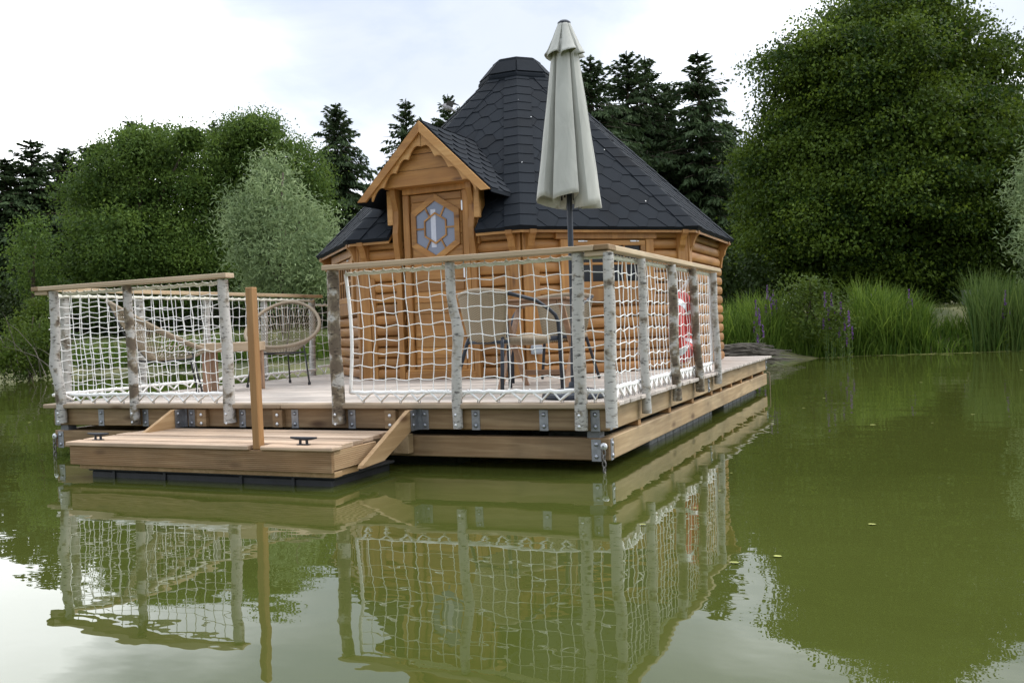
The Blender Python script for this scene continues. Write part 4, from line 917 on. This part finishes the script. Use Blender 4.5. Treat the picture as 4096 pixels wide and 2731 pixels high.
mb.tube(pts,.0042,6,closed=True); mb.tube([(.03,.0,.30),(.05,.02,.38),(.07,.03,.43)],.007,6); mb.tube([(-.02,.02,.30),(.03,.05,.38),(.07,.03,.43)],.007,6); mb.tube([(.075,-.05,.43),(.075,.09,.425)],.009,6); mb.tube([(.07,-.12,-.05),(.09,.02,-.08),(.08,.08,-.20),(.06,.11,-.26)],.008,6); mb.build('grab_rope',M['white_cord'],LB,LBM,smooth=True)
# ================================================================ FOLIAGE TOOLS
def quad_mesh(name,co,tint,mat,parent=None,M_=None,per=4):
    n=len(co)//per; me=bpy.data.meshes.new(name); me.vertices.add(n*per); me.vertices.foreach_set('co',np.ascontiguousarray(co,dtype=np.float32).ravel())
    me.loops.add(n*4 if per==4 else 0)
    me.loops.foreach_set('vertex_index',np.arange(n*4,dtype=np.int32)); me.polygons.add(n); me.polygons.foreach_set('loop_start',np.arange(0,n*4,4,dtype=np.int32))
    a=me.attributes.new('tint','FLOAT','POINT'); a.data.foreach_set('value',np.repeat(np.clip(tint,0,1),4).astype(np.float32)); me.update(calc_edges=True); me.validate()
    o=bpy.data.objects.new(name,me); COL.objects.link(o); me.materials.append(mat); place(o,parent,M_); return o
def unit(v): return v/np.maximum(np.linalg.norm(v,axis=1,keepdims=True),1e-9)
def leaf_co(P,D,ln,wd,nrm=None):
    D=unit(D); r=rng.normal(size=P.shape) if nrm is None else nrm
    S=unit(np.cross(D,r)); ln=ln[:,None]; wd=wd[:,None]
    v=np.stack([P-D*ln*.5,P+S*wd*.5-D*ln*.06,P+D*ln*.5,P-S*wd*.5-D*ln*.06],1); return v.reshape(-1,3)
def crown_points(lobes,dens,clump,per_clump,flat=.55,stray=.06,inner=.12,layer=0):
    """clump centres over the outer shells of the lobes, leaves scattered in each clump"""
    Ls=[(np.array(c),np.array(r)) for c,r in lobes]; Pc=[];Nc=[]
    for i,(c,r) in enumerate(Ls):
        area=4*PI*((r[0]*r[1])**1.6/3+(r[0]*r[2])**1.6/3+(r[1]*r[2])**1.6/3)**(1/1.6); n=int(area*dens)
        d=unit(rng.normal(size=(n,3))); bump=1+.11*np.sin(d[:,0]*5+i)*np.sin(d[:,1]*6+2*i)+.09*np.sin(d[:,2]*9+i*3)+.06*np.sin(d[:,0]*13+d[:,2]*11+i)
        f=(rng.uniform(.74,1.02,n)+np.where(rng.random(n)<stray,rng.uniform(.03,.13,n),0))*bump
        p=c+d*r*f[:,None]; keep=np.ones(n,bool)
        for j,(c2,r2) in enumerate(Ls):
            if j!=i: keep&=~((((p-c2)/r2)**2).sum(1)<.62)
        Pc.append(p[keep]);Nc.append(unit(d/r)[keep])
        k=int(n*inner); d=unit(rng.normal(size=(k,3))); Pc.append(c+d*r*rng.uniform(.2,.7,(k,1)));Nc.append(d)
    Pc=np.concatenate(Pc);Nc=np.concatenate(Nc); n=len(Pc); tc_=rng.normal(.42,.27,n)
    idx=np.repeat(np.arange(n),per_clump); m=len(idx); g=rng.normal(size=(m,3))*clump
    nn=Nc[idx]; rad=(g*nn).sum(1,keepdims=True); g=g-nn*rad*(1-flat)
    if layer: g[:,2]=g[:,2]*layer-.35*np.hypot(g[:,0],g[:,1])*(1-layer)
    g[:,2]-=np.abs(rng.normal(size=m))*clump*.25
    return Pc[idx]+g,nn,np.clip(tc_[idx]+rng.normal(0,.09,m),0,1)
def trunk_and_limbs(name,base,lobes,r0,parent,mat='trunk'):
    mb=MB(); top=np.mean([c for c,r in lobes],axis=0); hz=max(c[2]-r[2]*.1 for c,r in lobes); ax_=[Vector(base)+Vector((.06*math.sin(i*1.3)*i/6,.05*math.cos(i)*i/6,0))+(Vector((top[0],top[1],hz))-Vector(base))*(i/6) for i in range(7)]
    mb.tube(ax_,[r0*(1.25 if i==0 else 1-.13*i) for i in range(7)],9)
    for c,r in lobes:
        c=Vector(c); z=max(base[2]+.8,base[2]+(c.z-base[2])*.55); f=min(.98,(z-base[2])/(hz-base[2])); s=ax_[0].lerp(ax_[-1],f)
        m=s.lerp(c,.5)+Vector((0,0,.15)); rr=r0*.42*(1-f*.4); mb.tube([s,m,c,c+(c-s).normalized()*r[0]*.5],[rr,rr*.7,rr*.4,rr*.15],6)
    return mb.build('trunk',M[mat],parent,smooth=True)
def broadleaf(name,label,cat,lobes_px,D,mat,leaf=(.16,.09),dens=1.6,clump=.30,per=40,trunk_px=None,trunk_r=.18,group=None,depth_r=1.0,droop=.35,up=.25,kcore=.2,nsub=0,**kw):
    rd=random.Random(len(label)+int(D*10)); lobes=[]
    for q in lobes_px:
        px,py,rx,ry=q[:4]; dj=q[4] if len(q)>4 else rd.uniform(-1.2,1.2); c=at(px,py,D+dj); k=D/FPX; lobes.append(((c.x,c.y,c.z),(rx*k,(rx+ry)*.5*k*depth_r,ry*k)))
    b=at(trunk_px or lobes_px[0][0],1230,D); base=(b.x,b.y,ground_h(b.x,b.y)-.05); T_=thing(name,label,cat,base,group)
    sub=[]; k_=.90 if nsub else 1.0; lobes=[(c,(r[0]*k_,r[1]*k_,r[2]*k_)) for c,r in lobes]
    for c,r in lobes:
        for q in range(nsub):
            a_=rd.uniform(0,2*PI); z_=rd.uniform(-.35,1); e_=math.sqrt(max(0,1-z_*z_)); s_=rd.uniform(.26,.42)
            sub.append(((c[0]+r[0]*.86*e_*math.cos(a_),c[1]+r[1]*.86*e_*math.sin(a_),c[2]+r[2]*.86*z_),(r[0]*s_,r[1]*s_,r[2]*s_*.85)))
    P,Nn,t=crown_points(lobes+sub,dens,clump,per,**kw); n=len(P); ok=P[:,2]>base[2]+.1; P,Nn,t=P[ok],Nn[ok],t[ok]; n=len(P)
    Dv=Nn*.55+rng.normal(size=(n,3))*.75; Dv[:,2]-=droop; nr=rng.normal(size=(n,3))*.6; nr[:,2]+=up
    sz=rng.uniform(.65,1.25,n); co_=leaf_co(P,Dv,leaf[0]*sz,leaf[1]*sz,np.cross(Dv,nr))
    # cross(D, cross(D,up)) keeps blades roughly facing the light
    nc=int(n*kcore); li=rng.integers(0,len(lobes),nc); cc=np.array([c for c,r in lobes])[li]; cr_=np.array([r for c,r in lobes])[li]; d=unit(rng.normal(size=(nc,3)))
    Pc=cc+d*cr_*rng.uniform(.25,.86,(nc,1)); okc=Pc[:,2]>base[2]+.3; Pc=Pc[okc]; nc=len(Pc)
    co2=leaf_co(Pc,rng.normal(size=(nc,3)),leaf[0]*rng.uniform(1.3,1.9,nc),leaf[1]*rng.uniform(1.5,2.3,nc)); co_=np.concatenate([co_,co2]); t=np.concatenate([t,rng.uniform(0,.7,nc)])
    print(name,n,nc)
    quad_mesh('crown',co_,t,M[mat],T_); trunk_and_limbs('trunk',base,lobes,trunk_r,T_); return T_
# ---- spruces
def spruce_meshes(H,Rm,seed,dense=1.0):
    rr=np.random.default_rng(seed); P=[];D=[];ln=[];wd=[];t=[]; h=.5; bm=MB()
    while h<H-.15:
        f=1-h/H; Lb=min(3.0,Rm*(f**.86)*1.35)*rr.uniform(.72,1.15)+.12
        nb=int(rr.integers(7,11)); az0=rr.uniform(0,6.28)
        for b in range(nb):
            az=az0+b*2*PI/nb+rr.normal()*.22; L_=Lb*rr.uniform(.45,1.25); dv=np.array([math.cos(az),math.sin(az),0]); side=np.array([-dv[1],dv[0],0])
            up=.55*f**2 if False else (.55 if f<.18 else .12); sag=.05 if f<.12 else .42
            zz=lambda u: h+L_*(up*u-sag*u*u+.10*u**4); n=max(4,int(L_*13*dense)); u=np.sort(rr.uniform(.08,1.0,n))
            lat=rr.normal(size=n)*.13*L_*(1-u*.5)
            h0=h; hj=h+rr.uniform(-.32,.32)*min(1,f*5); p=dv*(L_*u)[:,None]+side*lat[:,None]; p[:,2]=hj-h+np.array([zz(x) for x in u])-np.abs(lat)*.35-rr.uniform(0,.22,n)*min(1,f*4)
            d=dv*rr.uniform(.3,.9,n)[:,None]+side*(np.sign(lat)*rr.uniform(.1,.8,n))[:,None]; d[:,2]=-rr.uniform(.1,1.5,n)*(1 if f>.15 else .3)+.1
            P.append(p);D.append(d);ln.append(rr.uniform(.22,.52,n)*(.6+.4*min(1,f*3)));wd.append(rr.uniform(.07,.15,n));t.append(np.clip(rr.normal(.45,.2,n)+.12*u,0,1))
            if L_>.5: bm.tube([Vector((0,0,h)),Vector((dv[0]*L_*.5,dv[1]*L_*.5,zz(.5))),Vector((dv[0]*L_*.95,dv[1]*L_*.95,zz(.95)))],[.03,.018,.006],4,caps=False)
        h+=.24+.16*f+rr.uniform(0,.10)
    for k in range(14):
        P.append(np.array([[0,0,H-.5+.04*k]]));D.append(rr.normal(size=(1,3))*.5+np.array([[0,0,1.]]));ln.append(np.array([.22]));wd.append(np.array([.05]));t.append(np.array([.5]))
    P=np.concatenate(P);D=np.concatenate(D);co_=leaf_co(P,D,np.concatenate(ln),np.concatenate(wd)); bm.tube([(0,0,0),(0,0,H*.5),(0,0,H)],[.16,.10,.02],7)
    return co_,np.concatenate(t),bm
PROTO=[]
def spruce(label,px,py,D,kind,wscale=1.0,rz=0):
    H0=14.0; p=at(px,py,D); g=ground_h(p.x,p.y)-.1; s=(p.z-g)/H0
    if len(PROTO)<=kind:
        co_,t,bm=spruce_meshes(H0,(4.6,4.0,5.0)[kind],100+kind,(3.2,2.7,3.4)[kind]); r=thing('spruce_tree','x','tree',(0,0,0)); quad_mesh('crown',co_,t,M['spruce'],r); bm.build('trunk',M['trunk'],r,fix=False); PROTO.append(r); o=r
    else: o=copy_tree(PROTO[kind])
    o.matrix_world=Matrix.Translation((p.x,p.y,g))@Matrix.Rotation(rz,4,'Z')@Matrix.Diagonal((s*wscale,s*wscale,s,1)); tag(o,label,'tree','dark spruces behind the pond')
SPR=[('dark spruce at the left picture edge, shorter than its neighbour',18,630,47,0,1.54),
('dark spruce with a pointed tip, tallest of those left of the broad ash trees',122,555,48,1,1.68),
('slim dark spruce second tip right of the tallest far left spruce',253,590,50,2,1.26),
('dark spruce just touching the left side of the broad ash crown',345,585,51,0,1.33),
('dark spruce whose tip pokes out above the left ash crown',524,478,52,1,1.26),
('dark spruce tip in the dip between the two ash crowns',858,490,52,2,.9),
('dark spruce tip peeping over the right ash crown behind the willow',1095,470,52,0,.8),
('tall dark spruce standing alone right of the pale willow',1342,415,44,2,1.0),
('tall dark spruce left of the porch gable peak',1622,398,47,1,1.05),
('thin topped spruce behind the flying pigeon',1790,380,50,0,.85),
('spruce mostly hidden by the roof, its tip beside the sloping roof edge',1888,398,52,1,.9),
('dark spruce right beside the parasol canopy',2360,225,45,2,1.04),
('dark spruce, first of the twin tips right of the parasol',2505,208,47,0,1.1),
('dark spruce, second of the twin tips right of the parasol',2578,228,48,1,1.1),
('dark spruce with a low tip between the twin tips and the tallest right one',2660,330,49,2,1.04),
('tallest dark spruce left of the big hornbeam',2789,205,46,1,1.3),
('dark spruce behind the cabin roof slope, lower than the others',2440,420,52,0,1.3),
('dark spruce filling the gap beside the hornbeam edge',2905,480,53,2,1.0)]
for i,(lb,px,py,D,k,ws) in enumerate(sorted(SPR,key=lambda s:s[4])): spruce(lb,px,py,D,k,ws,i*1.3)
# ---- broadleaf trees
broadleaf('hornbeam_tree','huge dense dark green hornbeam filling the right side of the picture','tree',
 [(3570,110,290,240,0),(3450,330,380,300,-.8),(3720,340,390,330,.5),(3310,600,310,290,0),(3600,650,520,330,-1.6),(3930,620,330,340,0),(3190,850,225,250,.3),(3450,900,420,260,-1.4),(3830,920,400,270,-1),(4120,800,220,330,1),(3340,1050,310,150,-.5),(3700,1080,420,130,-.8),(4020,1060,260,140,0)],30,'hornbeam',leaf=(.115,.075),dens=2.0,clump=.40,per=150,flat=.8,layer=.42,trunk_px=3560,trunk_r=.34,depth_r=.95,stray=.0,nsub=8,kcore=.40,inner=.2)
G2='broad ash trees behind the left railing'
broadleaf('ash_tree','broad mid green ash tree, left of the pair, rounded crown','tree',[(620,600,210,120),(430,760,170,170),(690,790,220,200),(500,960,220,180),(360,1040,120,140),(720,1030,220,150),(540,590,110,90),(760,560,80,60),(540,1170,260,110),(400,620,70,60)],36,'ash',leaf=(.145,.06),dens=1.6,clump=.42,per=120,flat=.8,layer=.5,trunk_px=600,trunk_r=.22,group=G2,stray=.02,nsub=8,kcore=.30,inner=.2)
broadleaf('ash_tree','broad mid green ash tree, right of the pair, behind the pale willow','tree',[(1000,550,165,105),(1150,680,175,160),(930,740,170,200),(1230,790,105,140),(1080,900,200,170),(1010,500,60,50),(900,600,90,80),(960,1050,220,170)],38,'ash',leaf=(.145,.06),dens=1.6,clump=.42,per=120,flat=.8,layer=.5,trunk_px=1020,trunk_r=.22,group=G2,stray=.02,nsub=8,kcore=.30,inner=.2)
broadleaf('ash_sapling','small bushy ash in front of the far left spruces','tree',[(130,950,85,80),(110,1070,110,110),(170,1150,110,90)],33,'ash',leaf=(.13,.055),dens=2.6,clump=.24,per=46,trunk_px=130,trunk_r=.1)
broadleaf('willow_tree','pale silvery green willow between the left railing and the cabin','tree',[(1085,705,95,90),(1060,850,160,140),(1200,880,140,140),(1000,960,95,140),(1140,1010,200,150),(1280,1000,80,110),(1080,1130,160,90),(1220,1120,130,90)],27,'willow',leaf=(.18,.038),dens=2.3,nsub=7,clump=.25,per=85,trunk_px=1130,trunk_r=.12,droop=-.1,stray=.2,flat=.9)
broadleaf('willow_tree','pale willow cut off by the right picture edge in front of the hornbeam','tree',[(4170,620,95,100),(4130,760,95,120),(4160,930,110,130),(4140,1060,70,80)],23,'willow',leaf=(.15,.032),dens=4.0,clump=.17,per=44,trunk_px=4170,trunk_r=.1,droop=-.1,stray=.25,flat=.9)
broadleaf('lime_tree','lighter green leafy tree between the last spruce and the hornbeam','tree',[(3040,640,90,100),(3010,800,80,130),(3030,960,90,130),(2980,1090,90,80)],33,'hornbeam',leaf=(.15,.09),dens=2.4,clump=.26,per=40,trunk_px=3020,trunk_r=.12)
GS_='shrubs at the foot of the trees'
for lb,lobes,D,mt in (('dark shrub under the far left spruces',[(60,1230,150,110),(190,1240,110,80)],40,'dark_shrub'),
 ('dark shrub below the left ash tree',[(420,1230,160,90),(600,1240,140,80)],41,'dark_shrub'),
 ('dark shrub between the ash trees and the willow',[(800,1220,140,100),(950,1230,120,90)],41,'dark_shrub'),
 ('dark shrub seen through the left net behind the string chairs',[(700,1295,130,60),(560,1300,90,50)],39,'dark_shrub'),
 ('dark shrub in the gap behind the left end of the cabin',[(1330,1180,120,150),(1260,1250,100,80)],40,'dark_shrub'),
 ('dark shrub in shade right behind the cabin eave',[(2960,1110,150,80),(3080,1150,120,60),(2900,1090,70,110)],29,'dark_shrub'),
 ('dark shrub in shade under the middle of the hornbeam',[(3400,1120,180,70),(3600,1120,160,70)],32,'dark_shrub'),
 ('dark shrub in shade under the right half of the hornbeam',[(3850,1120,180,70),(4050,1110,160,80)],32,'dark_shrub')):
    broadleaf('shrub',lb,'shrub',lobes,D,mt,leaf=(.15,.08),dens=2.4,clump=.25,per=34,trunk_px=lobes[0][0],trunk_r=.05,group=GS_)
broadleaf('sallow_bush','green sallow bush among the reeds right of the deck','bush',[(3180,1200,95,75),(3290,1195,85,80),(3240,1150,75,60),(3350,1250,60,60),(3130,1260,80,60),(3270,1280,110,70)],20.5,'bush',leaf=(.085,.03),dens=7,clump=.12,per=42,trunk_px=3230,trunk_r=.035,droop=-.5,stray=.25,flat=1.0)
broadleaf('willow_bush','big green bush with bare twigs on the bank at the left picture edge','bush',[(125,1300,75,90),(165,1255,60,65),(110,1390,120,85),(20,1430,120,70),(190,1370,60,90),(150,1460,90,55)],25.5,'bush',leaf=(.10,.04),dens=8.5,clump=.15,per=42,trunk_px=100,trunk_r=.05,droop=-.45,stray=.25,flat=1.0)
# far wood that reads as one mass behind everything
lob=[]; rd=random.Random(3)
for px in range(-900,7600,120):
    c=at(px,1120+rd.uniform(-60,40),60+rd.uniform(0,6)); r=rd.uniform(2.4,3.8); lob.append(((c.x,c.y,c.z),(r*1.25,r,r*1.1)))
P,Nn,t=crown_points(lob,.8,.5,26); n=len(P); quad_mesh_o=quad_mesh('far_wood',leaf_co(P,Nn+rng.normal(size=(n,3)),rng.uniform(.3,.55,n),rng.uniform(.18,.32,n)),t,M['dark_shrub']); tag(quad_mesh_o,'dark far wood closing the view behind the trees','wood',kind='stuff')
# ---- reeds and grass
def blades(name,P,h,w,lean,bend,tint,mat,parent=None,seg=4):
    n=len(P); az=rng.uniform(0,2*PI,n); d=np.stack([np.cos(az),np.sin(az),np.zeros(n)],1); fa=rng.uniform(0,2*PI,n); s=np.stack([np.cos(fa),np.sin(fa),np.zeros(n)],1)
    ts=np.linspace(0,1,seg+1); C=[]
    for t in ts:
        c=P+d*(h*(lean*t+bend*t**2.6))[:,None]; c[:,2]+=h*(t-.45*np.minimum(bend,1.2)*t**3); C.append((c-s*(w*(1-t**1.6*.92)*.5)[:,None],c+s*(w*(1-t**1.6*.92)*.5)[:,None]))
    Q=[np.stack([C[k][0],C[k][1],C[k+1][1],C[k+1][0]],1) for k in range(seg)]
    co_=np.stack(Q,1).reshape(-1,3); return quad_mesh(name,co_,np.repeat(tint,seg),M[mat],parent)
def scatter(n,x0,x1,d0,d1,sk=1.0):
    x=rng.uniform(x0,x1,n); d=d0+(d1-d0)*rng.random(n)**sk; y=np.array([shore_y(a) for a in x])+d; z=np.array([ground_h(a,b) for a,b in zip(x,y)]); return np.stack([x,y,np.maximum(z,-.1)-.03],1)
def reedbed(name,label,n,x0,x1,d0,d1,hm,mat,w=.020,bend=.35,clumps=None):
    P=scatter(n,x0,x1,d0,d1); cl=.5+.5*np.sin(P[:,0]*1.7+1)*np.sin(P[:,0]*.63+P[:,1]*1.1)
    h=hm*(.62+.38*cl)*rng.uniform(.55,1.15,n); o=blades(name,P,h,rng.uniform(.6,1.3,n)*w,rng.uniform(0,.22,n),np.abs(rng.normal(0,bend,n)),np.clip(rng.normal(.25+.3*cl,.26,n),0,1),mat); tag(o,label,'reeds',kind='stuff'); return o
reedbed('reeds','low green reeds and sedge along the bank right of the deck',9000,-2.6,14,-.15,1.3,.80,'reed',.030,.45)
reedbed('reeds','bright green reed clump beside the deck corner',1900,-2.6,-1.0,.1,1.7,1.25,'reed',.030,.40)
reedbed('reeds','dark upright reeds in front of the sallow bush',1500,-1.2,.2,-.1,.8,1.1,'reed',.028,.2)
reedbed('reeds','tall bright reed clump between sallow bush and open lawn',2600,.45,2.0,.0,1.7,1.45,'reed',.032,.38)
reedbed('reeds','tall bluish reeds at the right picture edge',2600,2.9,5.4,-.2,1.9,1.85,'reed_blue',.028,.16)
reedbed('reeds','dark green reeds along the bank behind the left railing',6500,-24,-2.4,-.1,1.6,1.05,'reed',.030,.4)
P=scatter(34000,-30,24,.2,9,1.3); n=len(P); tag(blades('grass',P,rng.uniform(.06,.20,n),rng.uniform(.012,.03,n),rng.uniform(0,.5,n),np.abs(rng.normal(0,.5,n)),rng.uniform(0,1,n),'grass',seg=2),'rough meadow grass on the bank','grass',kind='stuff')
# ---- purple loosestrife
FL=[(3068,1137,20.3,'purple loosestrife spike, tallest one left of the sallow bush'),(3022,1200,19.5,'short purple loosestrife spike nearest the cabin corner'),(3036,1232,18.6,'purple loosestrife low in the reeds beside the cabin corner'),
(3092,1160,20.6,'thin purple loosestrife just left of the sallow bush'),(3299,1163,19.3,'purple loosestrife flowering in front of the sallow bush, higher one'),(3325,1168,19.4,'purple loosestrife in front of the sallow bush, beside the higher one'),(3362,1208,19.2,'purple loosestrife at the right foot of the sallow bush'),(3394,1240,18.9,'low purple loosestrife between sallow bush and tall reeds'),
(3483,1173,22,'purple loosestrife, left of the three tall spikes on the lawn edge'),(3501,1156,22.2,'purple loosestrife, middle of the three tall spikes on the lawn edge'),(3522,1141,22.1,'purple loosestrife, right and tallest of the three on the lawn edge'),(3635,1158,21,'lone purple loosestrife rising from the tall reed clump'),(4020,1160,20,'dull purple loosestrife near the grey box')]
for px,py,D,lb in FL:
    tp=at(px,py,D); g=ground_h(tp.x,tp.y); g=min(g,tp.z-.5); F=thing('purple_loosestrife',lb,'flower',(tp.x,tp.y,g),'purple loosestrife on the bank')
    hh=tp.z-g; mb=MB(); stems=[(0,0,1.0),(.06,.03,.82),(-.05,.04,.72)]
    for a,b_,s in stems: mb.tube([(tp.x+a*.3,tp.y+b_*.3,g),(tp.x+a,tp.y+b_,g+hh*s)],[.008,.004],5)
    mb.build('stem',M['stemgreen'],F,fix=False)
    for a,b_,s in stems:
        ln_=.34*s; k=60; z=g+hh*s-ln_*rng.random(k); az=rng.uniform(0,6.28,k); rr=.018*(1-.6*(z-(g+hh*s-ln_))/ln_); Pp=np.stack([tp.x+a+rr*np.cos(az),tp.y+b_+rr*np.sin(az),z],1)
        quad_mesh('flower_spike',leaf_co(Pp,np.stack([np.cos(az),np.sin(az),.5*np.ones(k)],1),np.full(k,.035),np.full(k,.022)),rng.random(k),M['purple'],F)
    k=70; z=g+hh*rng.uniform(.1,.75,k); az=rng.uniform(0,6.28,k); Pp=np.stack([tp.x+.05*np.cos(az),tp.y+.05*np.sin(az),z],1)
    quad_mesh('leaves',leaf_co(Pp,np.stack([np.cos(az),np.sin(az),.6*np.ones(k)],1),np.full(k,.12),np.full(k,.03)),rng.random(k),M['bush'],F)
# ---- brushwood heap at the waterline, twigs in the left bush
c=at(2965,1425,18.4); HB_=thing('brushwood_heap','heap of dead grey reeds and sticks on the waterline beside the deck corner','brushwood',(c.x,c.y,0)); mb=MB(); rd=random.Random(5)
for k in range(210):
    x=c.x+rd.gauss(0,.26); y=c.y+rd.uniform(-.1,.7); z=.04+max(0,.40-.45*abs(x-c.x))*rd.random(); a=rd.gauss(0,.35); l=rd.uniform(.25,.6); dz=-.12*l*(1 if x>c.x else -1)*rd.random()
    d=Vector((math.cos(a),math.sin(a)*.5,0))*l; p=Vector((x,y,z)); mb.tube([p-d+Vector((0,0,-dz)),p+Vector((0,0,.03)),p+d+Vector((0,0,dz))],[.010,.012,.005],5)
mb.build('sticks',M['twig'],HB_,fix=False)
c=at(100,1440,24.6); BT=thing('bare_twigs','bare pale twigs arching out of the bush at the left edge','branches',(c.x,c.y,.2)); mb=MB()
for k in range(26):
    p=Vector((c.x+rd.uniform(-1.4,1.4),c.y+rd.uniform(-.3,.6),rd.uniform(0,.4))); h=rd.uniform(.5,1.7); d=Vector((rd.uniform(-.9,.9),rd.uniform(-.5,.1),0)); mb.tube([p,p+d*.4+Vector((0,0,h*.5)),p+d+Vector((0,0,h*.85)),p+d*1.4+Vector((0,0,h))],[.014,.011,.007,.003],5)
mb.build('twigs',M['twig'],BT,fix=False)
mb=MB(); rd=random.Random(9)
for k in range(90):
    x=rd.uniform(-9,7); y=rd.uniform(-3.2,12); 
    if -5.4<x<.4 and -1.2<y<7.2: continue
    r=rd.uniform(.006,.016)*(1+.05*max(0,y)); a0=rd.uniform(0,6); mb.add([(x+r*1.5*math.cos(a0+i*PI/3),y+r*math.sin(a0+i*PI/3),.005) for i in range(6)],[tuple(range(6))])
tag(mb.build('floating_specks',M['duckweed'],fix=False),'tiny pale leaves and seeds floating on the pond','floating leaves',kind='stuff')
# ================================================================ SMALL FAR THINGS
# pigeon in flight (built round its own centre; forward is to the left)
c=at(1789,431,22); BD=thing('pigeon','grey pigeon in flight beside the roof slope, wings swept back','bird',c); k=.000745
def bp_(x,y,d=0): return c+CR*(x*k)-CU*(y*k)+CF*d
mb=MB(); body=[(-218,-86,2),(-196,-86,10),(-176,-84,24),(-150,-72,30),(-112,-42,42),(-50,-8,78),(20,18,92),(85,40,78),(140,58,52),(190,84,34),(250,118,26),(320,152,22),(356,170,8)]
mb.tube([bp_(x,y) for x,y,r in body],[r*k for x,y,r in body],10)
for side in (-1,1):
    if side<0: poly=[(-30,-20),(-25,-120),(0,-180),(60,-196),(120,-190),(200,-160),(290,-115),(360,-80),(398,-52),(380,-50),(300,-68),(205,-78),(192,-40),(188,-5),(150,5),(60,-5)]
    else: poly=[(-40,-30),(-90,-60),(-128,-100),(-100,-140),(-60,-178),(-20,-160),(0,-110),(10,-50)]
    dep=lambda x,y: side*(.02+.00035*max(0,-y-20))
    mb.prism(poly,lambda x,y:bp_(x,y,dep(x,y)),lambda x,y:bp_(x,y,dep(x,y)+.006))
o=mb.build('body',M['bird_grey'],BD)
o.data.materials.append(M['bird_dark'])
nb_=len(body)*10
for p in o.data.polygons:
    if min(p.vertices)>=nb_ and min(p.vertices)<nb_+32: p.material_index=1
# white caravan at the left edge
p=at(-118,1262,58); CV=thing('caravan','white round cornered caravan half cut off by the left picture edge','caravan',(p.x,p.y,ground_h(p.x,p.y)),rz=YAW)
CM=Matrix.Translation((p.x,p.y,ground_h(p.x,p.y)))@Matrix.Rotation(YAW,4,'Z')
prof=[(-2.2,.35),(2.2,.35),(2.36,.6),(2.36,1.5),(2.22,1.80),(1.9,1.92),(-1.9,1.92),(-2.2,1.80),(-2.3,1.5),(-2.3,.5)]
mb=MB(); mb.prism(prof,lambda x,z:(x,-.95,z),lambda x,z:(x,.95,z)); mb.build('body',M['van'],CV,CM)
for x in (-1.2,.3,1.55): mb=MB(); mb.box(x-.5,x+.45,-.965,-.945,1.05,1.52,bev=.01); mb.build('window',M['dark_glass'],CV,CM)
for s in (-1,1):
    mb=MB(); mb.tube([(.1,s*.80,.3),(.1,s*.93,.3)],.3,18); mb.build('wheel',M['black_metal'],CV,CM)
# grey box on the lawn
p=at(3879,1181,26); g=ground_h(p.x,p.y); UB=thing('utility_box','grey utility box standing on the lawn under the hornbeam','box',(p.x,p.y,g)); UM=Matrix.Translation((p.x,p.y,g))@Matrix.Rotation(.25,4,'Z')
mb=MB(); mb.box(-.18,.18,-.14,.14,.0,.40,bev=.012); mb.box(-.20,.20,-.16,.16,.401,.43,bev=.008); mb.build('cabinet',M['grey_post'],UB,UM)
mb=MB(); mb.box(-.15,.15,-.148,-.141,.05,.37,bev=.002); mb.build('door',M['grey_post'],UB,UM)
